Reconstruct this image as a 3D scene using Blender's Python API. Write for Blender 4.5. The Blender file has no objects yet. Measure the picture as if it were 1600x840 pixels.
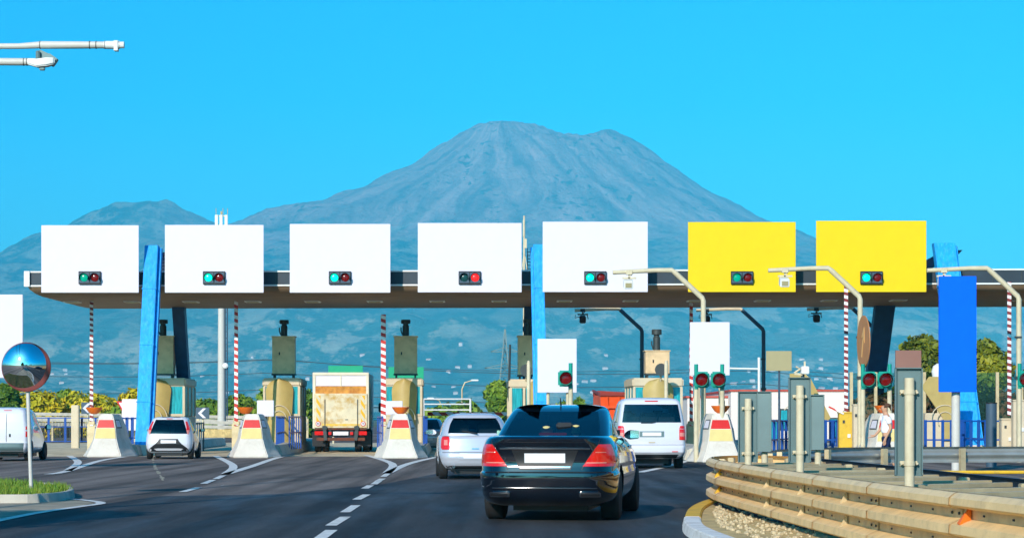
import bpy, bmesh, math, random
from math import radians as R, sin, cos, pi
from mathutils import Vector, Matrix, noise
from mathutils.geometry import tessellate_polygon
random.seed(7)
scene = bpy.context.scene
col = scene.collection
F = 3600.0            # focal length in photo pixels (1600 px wide)
CX, HY, CH = 800.0, 655.0, 1.36   # principal column, horizon row, camera height

# ---------------------------------------------------------------- camera
cam_d = bpy.data.cameras.new('camera'); cam = bpy.data.objects.new('camera', cam_d); col.objects.link(cam)
cam_d.sensor_width = 36; cam_d.lens = 36*F/1600; cam_d.shift_y = (HY-420)/1600
cam_d.clip_start = .1; cam_d.clip_end = 60000
cam.location = (0, 0, CH); cam.rotation_euler = (R(90), 0, 0)
scene.camera = cam
# ---------------------------------------------------------------- light
SUN_EL, SUN_AZ = 24.5, 201.0          # azimuth clockwise from +Y : behind the camera, from the left
world = bpy.data.worlds.new("World"); scene.world = world; world.use_nodes = True
nt = world.node_tree; nt.nodes.clear()
sky = nt.nodes.new('ShaderNodeTexSky'); sky.sky_type = 'NISHITA'; sky.sun_disc = False
sky.sun_elevation = R(SUN_EL); sky.sun_rotation = R(SUN_AZ); sky.air_density = 1.0; sky.dust_density = 1.6; sky.ozone_density = 2.5
tint = nt.nodes.new('ShaderNodeMix'); tint.data_type = 'RGBA'; tint.blend_type = 'MULTIPLY'; tint.inputs[0].default_value = 1
tint.inputs[7].default_value = (.30, .95, 1.36, 1)
hs = nt.nodes.new('ShaderNodeHueSaturation'); hs.inputs['Saturation'].default_value = 1.13
bg = nt.nodes.new('ShaderNodeBackground'); bg.inputs[1].default_value = .11
wo = nt.nodes.new('ShaderNodeOutputWorld')
nt.links.new(sky.outputs[0], tint.inputs[6]); nt.links.new(tint.outputs[2], hs.inputs['Color'])
nt.links.new(hs.outputs[0], bg.inputs[0]); nt.links.new(bg.outputs[0], wo.inputs[0])
sd = bpy.data.lights.new('sun', 'SUN'); sd.energy = 4.0; sd.angle = R(.5); sd.color = (1, .87, .77)
sun = bpy.data.objects.new('sun', sd); col.objects.link(sun)
az = R(SUN_AZ); el = R(SUN_EL)
sdir = Vector((sin(az)*cos(el), cos(az)*cos(el), sin(el)))
sun.rotation_euler = sdir.to_track_quat('Z', 'Y').to_euler(); sun.location = (-20, -20, 40)
vs = scene.view_settings; vs.view_transform = 'Standard'; vs.look = 'None'; vs.gamma = 1; vs.exposure = .42
scene.render.engine = 'CYCLES'
scene.cycles.use_denoising = True
scene.cycles.max_bounces = 8; scene.cycles.transparent_max_bounces = 16; scene.cycles.volume_bounces = 0
scene.cycles.caustics_reflective = False; scene.cycles.caustics_refractive = False

# ---------------------------------------------------------------- helpers
def at(px, py, d):
    "the world point that the photo shows at (px, py), d metres away"
    return Vector(((px-CX)*d/F, d, CH+(HY-py)*d/F))
def G(px, py, z=0.0):
    "ground point seen at (px, py)"
    d = (CH-z)*F/(py-HY); return Vector(((px-CX)*d/F, d, z))
def lerp(a, b, t): return a+(b-a)*t
def interp(tab, x):
    if x <= tab[0][0]: return tab[0][1]
    for (a, u), (b, v) in zip(tab, tab[1:]):
        if x <= b: return lerp(u, v, (x-a)/(b-a))
    return tab[-1][1]

def tag(o, label=None, cat=None, group=None, kind=None):
    if label: o['label'] = label
    if cat: o['category'] = cat
    if group: o['group'] = group
    if kind: o['kind'] = kind
    return o
def thing(name, label, cat, loc=(0, 0, 0), rz=0, group=None):
    o = bpy.data.objects.new(name, None); col.objects.link(o); o.location = loc; o.rotation_euler = (0, 0, rz)
    o.empty_display_size = .2
    return tag(o, label, cat, group)
KIDS = {}
def copy_tree(o, parent=None):
    c = o.copy(); col.objects.link(c)
    if parent: c.parent = parent; KIDS.setdefault(parent.name, []).append(c)
    for ch in list(KIDS.get(o.name, [])): copy_tree(ch, c)
    return c

class MB:
    def __init__(s): s.v = []; s.f = []
    def add(s, vs, fs, m=None):
        n = len(s.v)
        s.v += [tuple(m @ Vector(p)) if m is not None else tuple(p) for p in vs]
        s.f += [tuple(i+n for i in f) for f in fs]; return s
    def box(s, c, d, rz=0, rx=0, ry=0):
        x, y, z = d[0]/2, d[1]/2, d[2]/2
        vs = [(-x,-y,-z),(x,-y,-z),(x,y,-z),(-x,y,-z),(-x,-y,z),(x,-y,z),(x,y,z),(-x,y,z)]
        fs = [(0,3,2,1),(4,5,6,7),(0,1,5,4),(1,2,6,5),(2,3,7,6),(3,0,4,7)]
        m = Matrix.Translation(c) @ Matrix.Rotation(rz, 4, 'Z') @ Matrix.Rotation(ry, 4, 'Y') @ Matrix.Rotation(rx, 4, 'X')
        return s.add(vs, fs, m)
    def bar(s, a, b, w, t, up=(0, 0, 1)):
        "rectangular bar from a to b, w wide and t thick"
        a = Vector(a); b = Vector(b); z = (b-a).normalized(); u = Vector(up)
        if abs(z.dot(u)) > .98: u = Vector((0, 1, 0))
        x = u.cross(z).normalized(); y = z.cross(x)
        vs = [p+x*w/2*i+y*t/2*j for p in (a, b) for i, j in ((-1,-1),(1,-1),(1,1),(-1,1))]
        return s.add(vs, [(0,3,2,1),(4,5,6,7),(0,1,5,4),(1,2,6,5),(2,3,7,6),(3,0,4,7)])
    def tube(s, pts, r, n=12, caps=True):
        pts = [Vector(p) for p in pts]; rs = r if isinstance(r, (list, tuple)) else [r]*len(pts)
        base = len(s.v); prev = None
        for i, p in enumerate(pts):
            t = (pts[min(i+1, len(pts)-1)]-pts[max(i-1, 0)]).normalized()
            if prev is None:
                u = Vector((0, 0, 1)) if abs(t.z) < .9 else Vector((1, 0, 0)); x = u.cross(t).normalized()
            else: x = (prev - t*prev.dot(t)).normalized()
            prev = x; y = t.cross(x)
            for k in range(n):
                a = 2*pi*k/n; s.v.append(tuple(p + (x*cos(a)+y*sin(a))*rs[i]))
        for i in range(len(pts)-1):
            for k in range(n):
                a = base+i*n+k; b = base+i*n+(k+1) % n
                s.f.append((a, b, b+n, a+n))
        if caps:
            s.f.append(tuple(base+k for k in range(n))[::-1]); s.f.append(tuple(base+(len(pts)-1)*n+k for k in range(n)))
        return s
    def lathe(s, prof, c=(0, 0, 0), n=24, m=None):
        "profile of (r, z) pairs turned about z"
        vs = []; fs = []
        for r, z in prof:
            for k in range(n): a = 2*pi*k/n; vs.append((r*cos(a), r*sin(a), z))
        for i in range(len(prof)-1):
            for k in range(n):
                a = i*n+k; b = i*n+(k+1) % n; fs.append((a, b, b+n, a+n))
        fs.append(tuple(range(n))[::-1]); fs.append(tuple((len(prof)-1)*n+k for k in range(n)))
        mm = Matrix.Translation(c) @ (m or Matrix.Identity(4))
        return s.add(vs, fs, mm)
    def prism(s, poly, y0, y1, m=None):
        "polygon of (x, z) pairs extruded along y"
        n = len(poly)
        vs = [(x, y0, z) for x, z in poly]+[(x, y1, z) for x, z in poly]
        fs = [tuple(range(n)), tuple(range(2*n-1, n-1, -1))]+[(i, i+n, (i+1) % n+n, (i+1) % n) for i in range(n)]
        return s.add(vs, fs, m)
    def sheet(s, pts, z=None):
        vs = [Vector(p) for p in pts]
        if z is not None: vs = [Vector((p.x, p.y, z)) for p in vs]
        return s.add(vs, [t for t in tessellate_polygon([vs])])
    def loft(s, rings, cap0=True, cap1=True):
        n = len(rings[0]); b = len(s.v)
        for r in rings: s.v += [tuple(p) for p in r]
        for i in range(len(rings)-1):
            for k in range(n):
                a = b+i*n+k; c = b+i*n+(k+1) % n; s.f.append((a, c, c+n, a+n))
        if cap0: s.f.append(tuple(b+k for k in range(n))[::-1])
        if cap1: s.f.append(tuple(b+(len(rings)-1)*n+k for k in range(n)))
        return s
    def build(s, name, mat, parent=None, smooth=False, bevel=0, angle=35, fixn=True):
        me = bpy.data.meshes.new(name); me.from_pydata(s.v, [], s.f)
        if fixn or bevel:
            bm = bmesh.new(); bm.from_mesh(me)
            bmesh.ops.recalc_face_normals(bm, faces=bm.faces)
            if bevel:
                es = [e for e in bm.edges if len(e.link_faces) == 2 and e.calc_face_angle(0) > .5]
                bmesh.ops.bevel(bm, geom=es, offset=bevel, segments=2, affect='EDGES', clamp_overlap=True)
            bm.to_mesh(me); bm.free()
        if smooth:
            for p in me.polygons: p.use_smooth = True
            me.set_sharp_from_angle(angle=R(angle))
        if mat: me.materials.append(mat)
        o = bpy.data.objects.new(name, me); col.objects.link(o)
        if parent: o.parent = parent; KIDS.setdefault(parent.name, []).append(o)
        return o

# ---------------------------------------------------------------- materials
def mat(name, c, rough=.6, metal=0, var=.12, vs=3.0, bump=0.0, bs=20.0, coat=0, grime=None, gs=1.2, gamt=.5, emit=None, es=1.0, spec=.35, streak=None):
    m = bpy.data.materials.new(name); m.use_nodes = True; t = m.node_tree; b = t.nodes['Principled BSDF']
    b.inputs['Roughness'].default_value = rough; b.inputs['Metallic'].default_value = metal
    b.inputs['Coat Weight'].default_value = coat; b.inputs['Coat Roughness'].default_value = .03
    b.inputs['Specular IOR Level'].default_value = spec
    c = tuple(c)+(1,)
    tc = t.nodes.new('ShaderNodeTexCoord')
    co = tc.outputs['Object']
    if streak:
        mp = t.nodes.new('ShaderNodeMapping'); mp.inputs['Scale'].default_value = streak
        t.links.new(co, mp.inputs[0]); co2 = mp.outputs[0]
    else: co2 = co
    n = t.nodes.new('ShaderNodeTexNoise'); n.inputs['Scale'].default_value = vs; n.inputs['Detail'].default_value = 6
    t.links.new(co2, n.inputs['Vector'])
    r = t.nodes.new('ShaderNodeMapRange'); r.inputs[1].default_value = .25; r.inputs[2].default_value = .75
    r.inputs[3].default_value = 1-var; r.inputs[4].default_value = 1+var; t.links.new(n.outputs[0], r.inputs[0])
    x = t.nodes.new('ShaderNodeMix'); x.data_type = 'RGBA'; x.blend_type = 'MULTIPLY'; x.inputs[0].default_value = 1
    x.inputs[6].default_value = c; t.links.new(r.outputs[0], x.inputs[7]); out = x.outputs[2]
    if grime:
        g = t.nodes.new('ShaderNodeTexNoise'); g.inputs['Scale'].default_value = gs; g.inputs['Detail'].default_value = 8; g.inputs['Roughness'].default_value = .65
        t.links.new(co2, g.inputs['Vector'])
        gr = t.nodes.new('ShaderNodeMapRange'); gr.inputs[1].default_value = .48; gr.inputs[2].default_value = .68; gr.inputs[4].default_value = gamt
        t.links.new(g.outputs[0], gr.inputs[0])
        y = t.nodes.new('ShaderNodeMix'); y.data_type = 'RGBA'; t.links.new(gr.outputs[0], y.inputs[0])
        t.links.new(out, y.inputs[6]); y.inputs[7].default_value = tuple(grime)+(1,); out = y.outputs[2]
    t.links.new(out, b.inputs['Base Color'])
    if emit:
        b.inputs['Emission Color'].default_value = tuple(emit)+(1,); b.inputs['Emission Strength'].default_value = es
    if bump:
        n2 = t.nodes.new('ShaderNodeTexNoise'); n2.inputs['Scale'].default_value = bs; n2.inputs['Detail'].default_value = 5
        t.links.new(co, n2.inputs['Vector'])
        bp = t.nodes.new('ShaderNodeBump'); bp.inputs['Strength'].default_value = bump; bp.inputs['Distance'].default_value = .02
        t.links.new(n2.outputs[0], bp.inputs['Height']); t.links.new(bp.outputs[0], b.inputs['Normal'])
    return m
def glass(name, tintc, rough=.0, refl=1.0):
    m = bpy.data.materials.new(name); m.use_nodes = True; t = m.node_tree; t.nodes.clear()
    o = t.nodes.new('ShaderNodeOutputMaterial'); a = t.nodes.new('ShaderNodeBsdfTransparent'); a.inputs[0].default_value = tuple(tintc)+(1,)
    g = t.nodes.new('ShaderNodeBsdfGlossy'); g.inputs['Roughness'].default_value = rough
    f = t.nodes.new('ShaderNodeFresnel'); f.inputs[0].default_value = 1.55
    k = t.nodes.new('ShaderNodeMath'); k.operation = 'MULTIPLY'; k.inputs[1].default_value = refl; t.links.new(f.outputs[0], k.inputs[0])
    x = t.nodes.new('ShaderNodeMixShader'); t.links.new(k.outputs[0], x.inputs[0]); t.links.new(a.outputs[0], x.inputs[1]); t.links.new(g.outputs[0], x.inputs[2])
    t.links.new(x.outputs[0], o.inputs[0]); return m
def band_mat(name, c1, c2, axis, freq, off=0, rough=.6, duty=.5):
    "painted bands along an object axis vector"
    m = mat(name, c1, rough); t = m.node_tree; b = t.nodes['Principled BSDF']
    tc = t.nodes.new('ShaderNodeTexCoord'); dp = t.nodes.new('ShaderNodeVectorMath'); dp.operation = 'DOT_PRODUCT'; dp.inputs[1].default_value = axis
    t.links.new(tc.outputs['Object'], dp.inputs[0])
    mu = t.nodes.new('ShaderNodeMath'); mu.operation = 'MULTIPLY_ADD'; mu.inputs[1].default_value = freq; mu.inputs[2].default_value = off
    t.links.new(dp.outputs['Value'], mu.inputs[0]); fr = t.nodes.new('ShaderNodeMath'); fr.operation = 'FRACT'; t.links.new(mu.outputs[0], fr.inputs[0])
    gt = t.nodes.new('ShaderNodeMath'); gt.operation = 'GREATER_THAN'; gt.inputs[1].default_value = duty; t.links.new(fr.outputs[0], gt.inputs[0])
    old = b.inputs['Base Color'].links[0].from_socket
    x = t.nodes.new('ShaderNodeMix'); x.data_type = 'RGBA'; t.links.new(gt.outputs[0], x.inputs[0]); t.links.new(old, x.inputs[6]); x.inputs[7].default_value = tuple(c2)+(1,)
    t.links.new(x.outputs[2], b.inputs['Base Color']); return m

M = dict(
 white=mat('white_panel', (.70, .665, .72), .55, var=.02),
 yellow=mat('yellow_panel', (.82, .57, .0), .7, var=.03),
 bluesign=mat('blue_panel', (.0, .13, .95), .7, var=.04, spec=.1),
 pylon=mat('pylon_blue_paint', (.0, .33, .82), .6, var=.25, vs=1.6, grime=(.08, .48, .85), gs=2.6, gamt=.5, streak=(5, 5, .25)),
 pylon_dark=mat('pylon_rear_dark_blue', (.01, .06, .16), .5, var=.2),  # rear legs get a much darker blue than the front legs
 fascia=mat('fascia_metal', (.025, .04, .055), .5, metal=.1, var=.2, vs=.8),
 cream=mat('cream_paint', (.72, .66, .52), .6, var=.08),
 trim=mat('white_trim', (.75, .76, .72), .5, var=.06),
 soffit=mat('soffit', (.20, .13, .07), .6, var=.15, vs=1.0, grime=(.12, .08, .05), gs=.6, gamt=.5, streak=(1, 4, 1)),
 concrete=mat('white_concrete', (.68, .63, .54), .85, var=.1, bump=.15, grime=(.42, .36, .27), gs=1.6, gamt=.6),
 kerb=mat('kerb_concrete', (.50, .46, .38), .9, var=.15, bump=.3, grime=(.25, .21, .15), gs=2, gamt=.5),
 nyellow=mat('faded_yellow_paint', (.72, .58, .22), .7, var=.08, grime=(.5, .42, .2), gs=2, gamt=.4),
 red=mat('red_reflector', (.62, .015, .01), .35, var=.1),
 orange=mat('orange_plastic', (.80, .16, .01), .5, var=.1),
 steel=mat('galvanised_tan', (.60, .48, .28), .5, metal=.35, var=.15, vs=2, grime=(.32, .25, .15), gs=3, gamt=.5),
 steelb=mat('galvanised_blue_grey', (.13, .20, .20), .5, metal=.2, var=.15, vs=2),
 pole=mat('beige_pole', (.62, .54, .36), .5, var=.1, grime=(.4, .32, .18), gs=4, gamt=.4),
 polew=mat('pale_pole', (.60, .58, .52), .5, var=.1, grime=(.42, .38, .3), gs=3, gamt=.4),
 darkpole=mat('dark_pole', (.05, .09, .13), .5, var=.1),
 black=mat('black_plastic', (.015, .016, .018), .45, var=.1),
 rubber=mat('tyre_rubber', (.018, .018, .018), .85, var=.15, bump=.2, bs=60),
 rim=mat('alloy', (.55, .56, .58), .25, metal=.9, var=.05),
 teal=mat('green_lamp_housing', (.0, .30, .22), .45, var=.08),
 booth=mat('booth_panel', (.62, .52, .36), .6, var=.08, grime=(.35, .28, .18), gs=1.5, gamt=.4),
 shield=mat('tan_shield', (.46, .34, .11), .5, var=.08, grime=(.35, .25, .08), gs=1, gamt=.4),
 cabinet=mat('cabinet_metal', (.72, .50, .28), .5, metal=.3, var=.12, grime=(.2, .17, .1), gs=2, gamt=.4),
 dark=mat('dark_metal', (.05, .06, .06), .5, metal=.3, var=.1),
 curtain=mat('teal_window', (.02, .33, .38), .25, var=.5, vs=3, streak=(6, 6, .5)),
 railblue=mat('railing_blue', (.0, .06, .30), .45, var=.12),
 carblack=mat('dark_navy_paint', (.002, .005, .011), .08, var=.02, coat=1.0, spec=.5),
 carsilver=mat('pale_silver_paint', (.56, .58, .64), .25, metal=.25, var=.02, coat=.8),
 carwhite=mat('white_paint', (.66, .66, .70), .3, var=.02, coat=.8),
 carglass=glass('car_glass', (.38, .55, .58), refl=1.6),
 darkglass=glass('tinted_glass', (.05, .10, .11), refl=1.5),
 clearglass=glass('clear_glass', (.62, .78, .78)),
 seat=mat('seat_cloth', (.03, .035, .04), .8),
 taillight=mat('red_lens', (.60, .008, .006), .12, var=.15, vs=12, coat=1, emit=(.8, .01, .005), es=.12),
 taillight2=mat('pale_lens', (.75, .25, .2), .15, coat=1),
 chrome=mat('chrome', (.75, .76, .78), .12, metal=1, var=.02),
 plate=mat('plate_white', (.80, .80, .82), .4, var=.02),
 rust=mat('rust', (.60, .27, .05), .8, var=.35, vs=5, grime=(.42, .13, .02), gs=4, gamt=.8, bump=.3),
 chassis=mat('chassis_rust', (.16, .05, .025), .8, var=.3, grime=(.04, .03, .03), gs=5, gamt=.7),
 truckred=mat('truck_red', (.85, .09, .01), .5, var=.1),
 green=mat('green_sign', (.0, .33, .16), .5, var=.05),
 brown=mat('brown_panel', (.26, .13, .10), .6, var=.1),
 tan=mat('tan_panel', (.38, .33, .17), .6, var=.05),
 wood=mat('bark', (.16, .11, .07), .9, var=.3, bump=.4),
 greenlit=mat('green_lens_lit', (.0, .35, .22), .2, emit=(.0, 1, .55), es=1.1),
 greendim=mat('green_lens', (.0, .18, .13), .2, emit=(.0, .6, .35), es=.35),
 greenoff=mat('green_lens_off', (.01, .06, .06), .2),
 redlit=mat('red_lens_lit', (.6, .0, .0), .2, emit=(1, .02, .02), es=1.3),
 reddim=mat('red_lens_dim', (.10, .004, .004), .15, emit=(.5, .01, .005), es=.12),
 wall=mat('rendered_wall', (.80, .70, .62), .85, var=.06, vs=.3),
 redtrim=mat('red_trim', (.50, .08, .05), .7),
 skin=mat('skin', (.55, .30, .18), .6), shirt=mat('white_shirt', (.85, .85, .87), .8, bump=.1), shorts=mat('navy_shorts', (.01, .02, .07), .8),
 hair=mat('brown_hair', (.10, .045, .02), .7), ymachine=mat('yellow_machine', (.70, .46, .04), .5, var=.1, grime=(.35, .22, .05), gs=3, gamt=.5),
)
M['stripes'] = band_mat('red_white_bands', (.80, .78, .76), (.55, .02, .02), (0, .0, 1), 3.1, rough=.5)
M['stripes2'] = band_mat('red_white_slanted_bands', (.80, .78, .76), (.55, .03, .02), (.9, .0, 2.6), 1.35, rough=.5)
M['bstripes'] = band_mat('dark_white_slanted_bands', (.80, .78, .76), (.24, .03, .03), (.9, .0, 3.4), 1.35, rough=.5)
M['boom'] = band_mat('boom_bands', (.80, .78, .76), (.65, .04, .02), (1, 0, 1), 1.6, rough=.5)
M['hazard'] = band_mat('faded_hazard_bands', (.62, .56, .40), (.75, .42, .02), (1.5, 0, 1), 2.6, rough=.7)

def leaf_mat(name, a, b, c, sc=.5):
    m = bpy.data.materials.new(name); m.use_nodes = True; t = m.node_tree; p = t.nodes['Principled BSDF']
    p.inputs['Roughness'].default_value = .55; p.inputs['Specular IOR Level'].default_value = .3
    g = t.nodes.new('ShaderNodeNewGeometry'); n = t.nodes.new('ShaderNodeTexNoise'); n.inputs['Scale'].default_value = sc; n.inputs['Detail'].default_value = 4
    t.links.new(g.outputs['Position'], n.inputs['Vector'])
    ad = t.nodes.new('ShaderNodeMath'); ad.operation = 'MULTIPLY_ADD'; ad.inputs[1].default_value = .5; t.links.new(g.outputs['Random Per Island'], ad.inputs[0]); 
    ml = t.nodes.new('ShaderNodeMath'); ml.operation = 'MULTIPLY_ADD'; ml.inputs[1].default_value = 1.6; ml.inputs[2].default_value = -.55; t.links.new(n.outputs[0], ml.inputs[0]); t.links.new(ml.outputs[0], ad.inputs[2])
    r = t.nodes.new('ShaderNodeValToRGB'); r.color_ramp.elements[0].color = a+(1,); r.color_ramp.elements[1].color = c+(1,)
    e = r.color_ramp.elements.new(.5); e.color = b+(1,); t.links.new(ad.outputs[0], r.inputs[0]); t.links.new(r.outputs[0], p.inputs['Base Color'])
    p.inputs['Transmission Weight'].default_value = 0
    return m
M['leaf_tree'] = leaf_mat('tree_leaves', (.02, .05, .004), (.15, .18, .01), (.36, .34, .02), .5)
M['leaf_green'] = leaf_mat('shrub_leaves', (.02, .07, .01), (.12, .22, .015), (.30, .36, .03), .5)
M['leaf_yellow'] = leaf_mat('yellow_leaves', (.14, .22, .01), (.52, .42, .01), (.75, .50, .01), .12)
M['leaf_red'] = leaf_mat('reddish_leaves', (.06, .08, .02), (.25, .10, .04), (.40, .12, .06), .5)
M['grass'] = leaf_mat('grass_blades', (.05, .14, .01), (.14, .26, .02), (.28, .30, .04), 2)
# ---------------------------------------------------------------- ground, roads, mountain, haze
def ground_mat():
    m = mat('field_ground', (.10, .11, .04), .95, var=.3, vs=.02, grime=(.20, .17, .09), gs=.01, gamt=.8); return m
MB().sheet([(-12500, -1500, 0), (12500, -1500, 0), (12500, 12640, 0), (-12500, 12640, 0)]).build('ground', ground_mat(), fixn=False)['kind'] = 'structure'
def asphalt(name, c, wet=0.0):
    m = mat(name, c, .9, spec=.15, var=.25, vs=.35, bump=.5, bs=45, grime=tuple(x*1.5 for x in c), gs=.25, gamt=.45, streak=(2.2, .5, 1))
    t = m.node_tree; b = t.nodes['Principled BSDF']
    # fine aggregate
    tc = t.nodes.new('ShaderNodeTexCoord'); n = t.nodes.new('ShaderNodeTexNoise'); n.inputs['Scale'].default_value = 25; n.inputs['Detail'].default_value = 2
    t.links.new(tc.outputs['Object'], n.inputs['Vector'])
    mr = t.nodes.new('ShaderNodeMapRange'); mr.inputs[1].default_value = .3; mr.inputs[2].default_value = .7; mr.inputs[3].default_value = .75; mr.inputs[4].default_value = 1.3
    t.links.new(n.outputs[0], mr.inputs[0]); x = t.nodes.new('ShaderNodeMix'); x.data_type = 'RGBA'; x.blend_type = 'MULTIPLY'; x.inputs[0].default_value = 1
    t.links.new(b.inputs['Base Color'].links[0].from_socket, x.inputs[6]); t.links.new(mr.outputs[0], x.inputs[7]); t.links.new(x.outputs[2], b.inputs['Base Color'])
    mq = t.nodes.new('ShaderNodeMapping'); mq.inputs['Scale'].default_value = (1.4, .035, 1); mq.inputs['Rotation'].default_value = (0, 0, R(-1.6)); t.links.new(tc.outputs['Object'], mq.inputs[0])
    nq = t.nodes.new('ShaderNodeTexNoise'); nq.inputs['Scale'].default_value = 1; nq.inputs['Detail'].default_value = 4; t.links.new(mq.outputs[0], nq.inputs['Vector'])
    rq = t.nodes.new('ShaderNodeMapRange'); rq.inputs[1].default_value = .38; rq.inputs[2].default_value = .62; rq.inputs[3].default_value = .5; rq.inputs[4].default_value = 1.25; t.links.new(nq.outputs[0], rq.inputs[0])
    xq = t.nodes.new('ShaderNodeMix'); xq.data_type = 'RGBA'; xq.blend_type = 'MULTIPLY'; xq.inputs[0].default_value = 1
    t.links.new(b.inputs['Base Color'].links[0].from_socket, xq.inputs[6]); t.links.new(rq.outputs[0], xq.inputs[7]); t.links.new(xq.outputs[2], b.inputs['Base Color'])
    if wet:
        mp = t.nodes.new('ShaderNodeMapping'); mp.inputs['Scale'].default_value = (1.2, .16, 1); t.links.new(tc.outputs['Object'], mp.inputs[0])
        k = t.nodes.new('ShaderNodeTexNoise'); k.inputs['Scale'].default_value = 1.0; k.inputs['Detail'].default_value = 4; t.links.new(mp.outputs[0], k.inputs['Vector'])
        rr = t.nodes.new('ShaderNodeMapRange'); rr.inputs[1].default_value = .45; rr.inputs[2].default_value = .7; rr.inputs[3].default_value = .8; rr.inputs[4].default_value = wet
        t.links.new(k.outputs[0], rr.inputs[0]); t.links.new(rr.outputs[0], b.inputs['Roughness'])
    return m
M['road_old'] = asphalt('old_asphalt', (.155, .127, .108))
M['road_new'] = asphalt('new_asphalt', (.044, .047, .049), .5)
M['apron'] = mat('apron_concrete', (.62, .49, .30), .9, var=.15, vs=.4, grime=(.22, .18, .13), gs=.5, gamt=.6, streak=(3, .6, 1))
M['paint'] = mat('road_paint', (.72, .70, .64), .7, var=.1, vs=4, grime=(.35, .33, .28), gs=5, gamt=.7)
M['dust'] = mat('verge_dust', (.34, .29, .20), .95, var=.25, vs=1.2, bump=.4, grime=(.15, .13, .1), gs=1.5, gamt=.6)
S = lambda o: tag(o, kind='structure')
S(MB().sheet([(-45, -60, .004), (45, -60, .004), (45, 85, .004), (-45, 85, .004)]).build('road', M['road_old'], fixn=False))
S(MB().sheet([(-45, 85, .004), (45, 85, .004), (45, 135, .004), (-45, 135, .004)]).build('toll_apron', M['apron'], fixn=False))
S(MB().sheet([(-45, 135, .004), (45, 135, .004), (45, 420, .004), (-45, 420, .004)]).build('road_beyond', M['road_old'], fixn=False))
pp = [G(250, 775), G(430, 772), G(600, 756), G(690, 738), G(760, 721), G(1120, 721), G(1118, 790), Vector((2.2, 26, 0)), Vector((2.2, -40, 0)), Vector((-12, -40, 0)), G(-150, 835), G(0, 812), G(150, 789)]
S(MB().sheet(pp, .008).build('road_new_surface', M['road_new'], fixn=False))
# dusty verge at the left island and gravel under the barrier on the right
S(MB().sheet([G(-250, 800), G(-250, 770), G(0, 772), G(95, 778), G(150, 786), G(0, 813), G(-250, 860)], .012).build('verge', M['dust'], fixn=False))
gore = [(2.35, 24), (2.2, 27), (2.5, 31.5), (3.0, 35.2), (4.0, 39.5), (6.5, 44), (16, 47), (40, 47), (40, -20), (2.7, -20)]
M['gravel'] = mat('gravel', (.62, .45, .19), .95, var=.35, vs=8, bump=.8, bs=30, grime=(.2, .15, .08), gs=4, gamt=.7)
S(MB().loft([[Vector((x, y, .0)) for x, y in gore], [Vector((x, y, .10)) for x, y in gore]]).build('gore_island', M['gravel']))
rs = random.Random(12); st = MB()
for _ in range(900):
    y = rs.uniform(24, 37); x0_ = interp([(24, 2.6), (27, 2.45), (31.5, 2.75), (35.2, 3.2), (37, 3.6)], y); x = x0_+rs.random()**1.5*1.6; r_ = rs.uniform(.008, .035)
    st.lathe([(r_, 0), (r_*.8, r_*.7), (r_*.2, r_)], (x, y, .10), 5, Matrix.Rotation(rs.random()*6, 4, 'Z'))
tag(st.build('gravel_stones', mat('stones', (.50, .40, .24), .9, var=.5, vs=30), fixn=False), 'loose yellow stones on the ground under the near barrier', 'gravel', kind='stuff')
def strip(mb, pts, w, z):
    pts = [Vector((p[0], p[1], 0)) for p in pts]
    L = []
    for i, p in enumerate(pts):
        t = (pts[min(i+1, len(pts)-1)]-pts[max(i-1, 0)]).normalized(); nrm = Vector((-t.y, t.x, 0))
        L.append((p+nrm*w/2, p-nrm*w/2))
    vs = []
    for a, b in L: vs += [(a.x, a.y, z), (b.x, b.y, z)]
    mb.add(vs, [(2*i, 2*i+1, 2*i+3, 2*i+2) for i in range(len(pts)-1)])
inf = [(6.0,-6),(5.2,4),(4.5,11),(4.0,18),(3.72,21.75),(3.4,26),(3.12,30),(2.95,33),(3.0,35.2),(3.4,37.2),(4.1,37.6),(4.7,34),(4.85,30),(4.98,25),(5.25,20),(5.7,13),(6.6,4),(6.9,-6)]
M['infill'] = mat('shade_infill', (.02, .018, .016), .95, var=.4, vs=2, bump=.4, grime=(.07, .055, .035), gs=2, gamt=.7)  # near-black ground colour that stands for the shade between the rails
S(MB().sheet([(x, y, .106) for x, y in inf]).build('shade_sheet_in_barrier', M['infill'], fixn=False))
# kerb of the gore island: white, then yellow round the nose
def kerb(pts, w, h, m, nm, z0=0):
    mb = MB(); P = [Vector((p[0], p[1], 0)) for p in pts]; rings = []
    for i, p in enumerate(P):
        t = (P[min(i+1, len(P)-1)]-P[max(i-1, 0)]).normalized(); n = Vector((-t.y, t.x, 0))
        rings.append([p-n*w/2+Vector((0,0,z0)), p+n*w/2+Vector((0,0,z0)), p+n*(w/2-.03)+Vector((0,0,z0+h)), p-n*(w/2-.03)+Vector((0,0,z0+h))])
    mb.loft(rings); return mb.build(nm, m, bevel=.012)
def smooth_path(pts, n=8):
    P = [Vector(p) for p in pts]; out = []
    for i in range(len(P)-1):
        a = P[max(i-1, 0)]; b = P[i]; c = P[i+1]; d = P[min(i+2, len(P)-1)]
        for k in range(n):
            t = k/n
            out.append(.5*((2*b)+(c-a)*t+(2*a-5*b+4*c-d)*t*t+(3*b-3*c+d-a)*t**3))
    out.append(P[-1]); return out
M['kerbwhite'] = mat('kerb_white_paint', (.75, .73, .68), .7, var=.1, grime=(.4, .35, .27), gs=5, gamt=.6)
M['kerbyellow'] = mat('kerb_yellow_paint', (.70, .42, .02), .7, var=.12, grime=(.35, .25, .08), gs=5, gamt=.6)
S(kerb(smooth_path([(2.75, 3, 0), (2.5, 15, 0), (2.32, 22, 0), (2.15, 26.5, 0), (2.3, 29.4, 0)]), .26, .13, M['kerbwhite'], 'kerb_white'))
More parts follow.
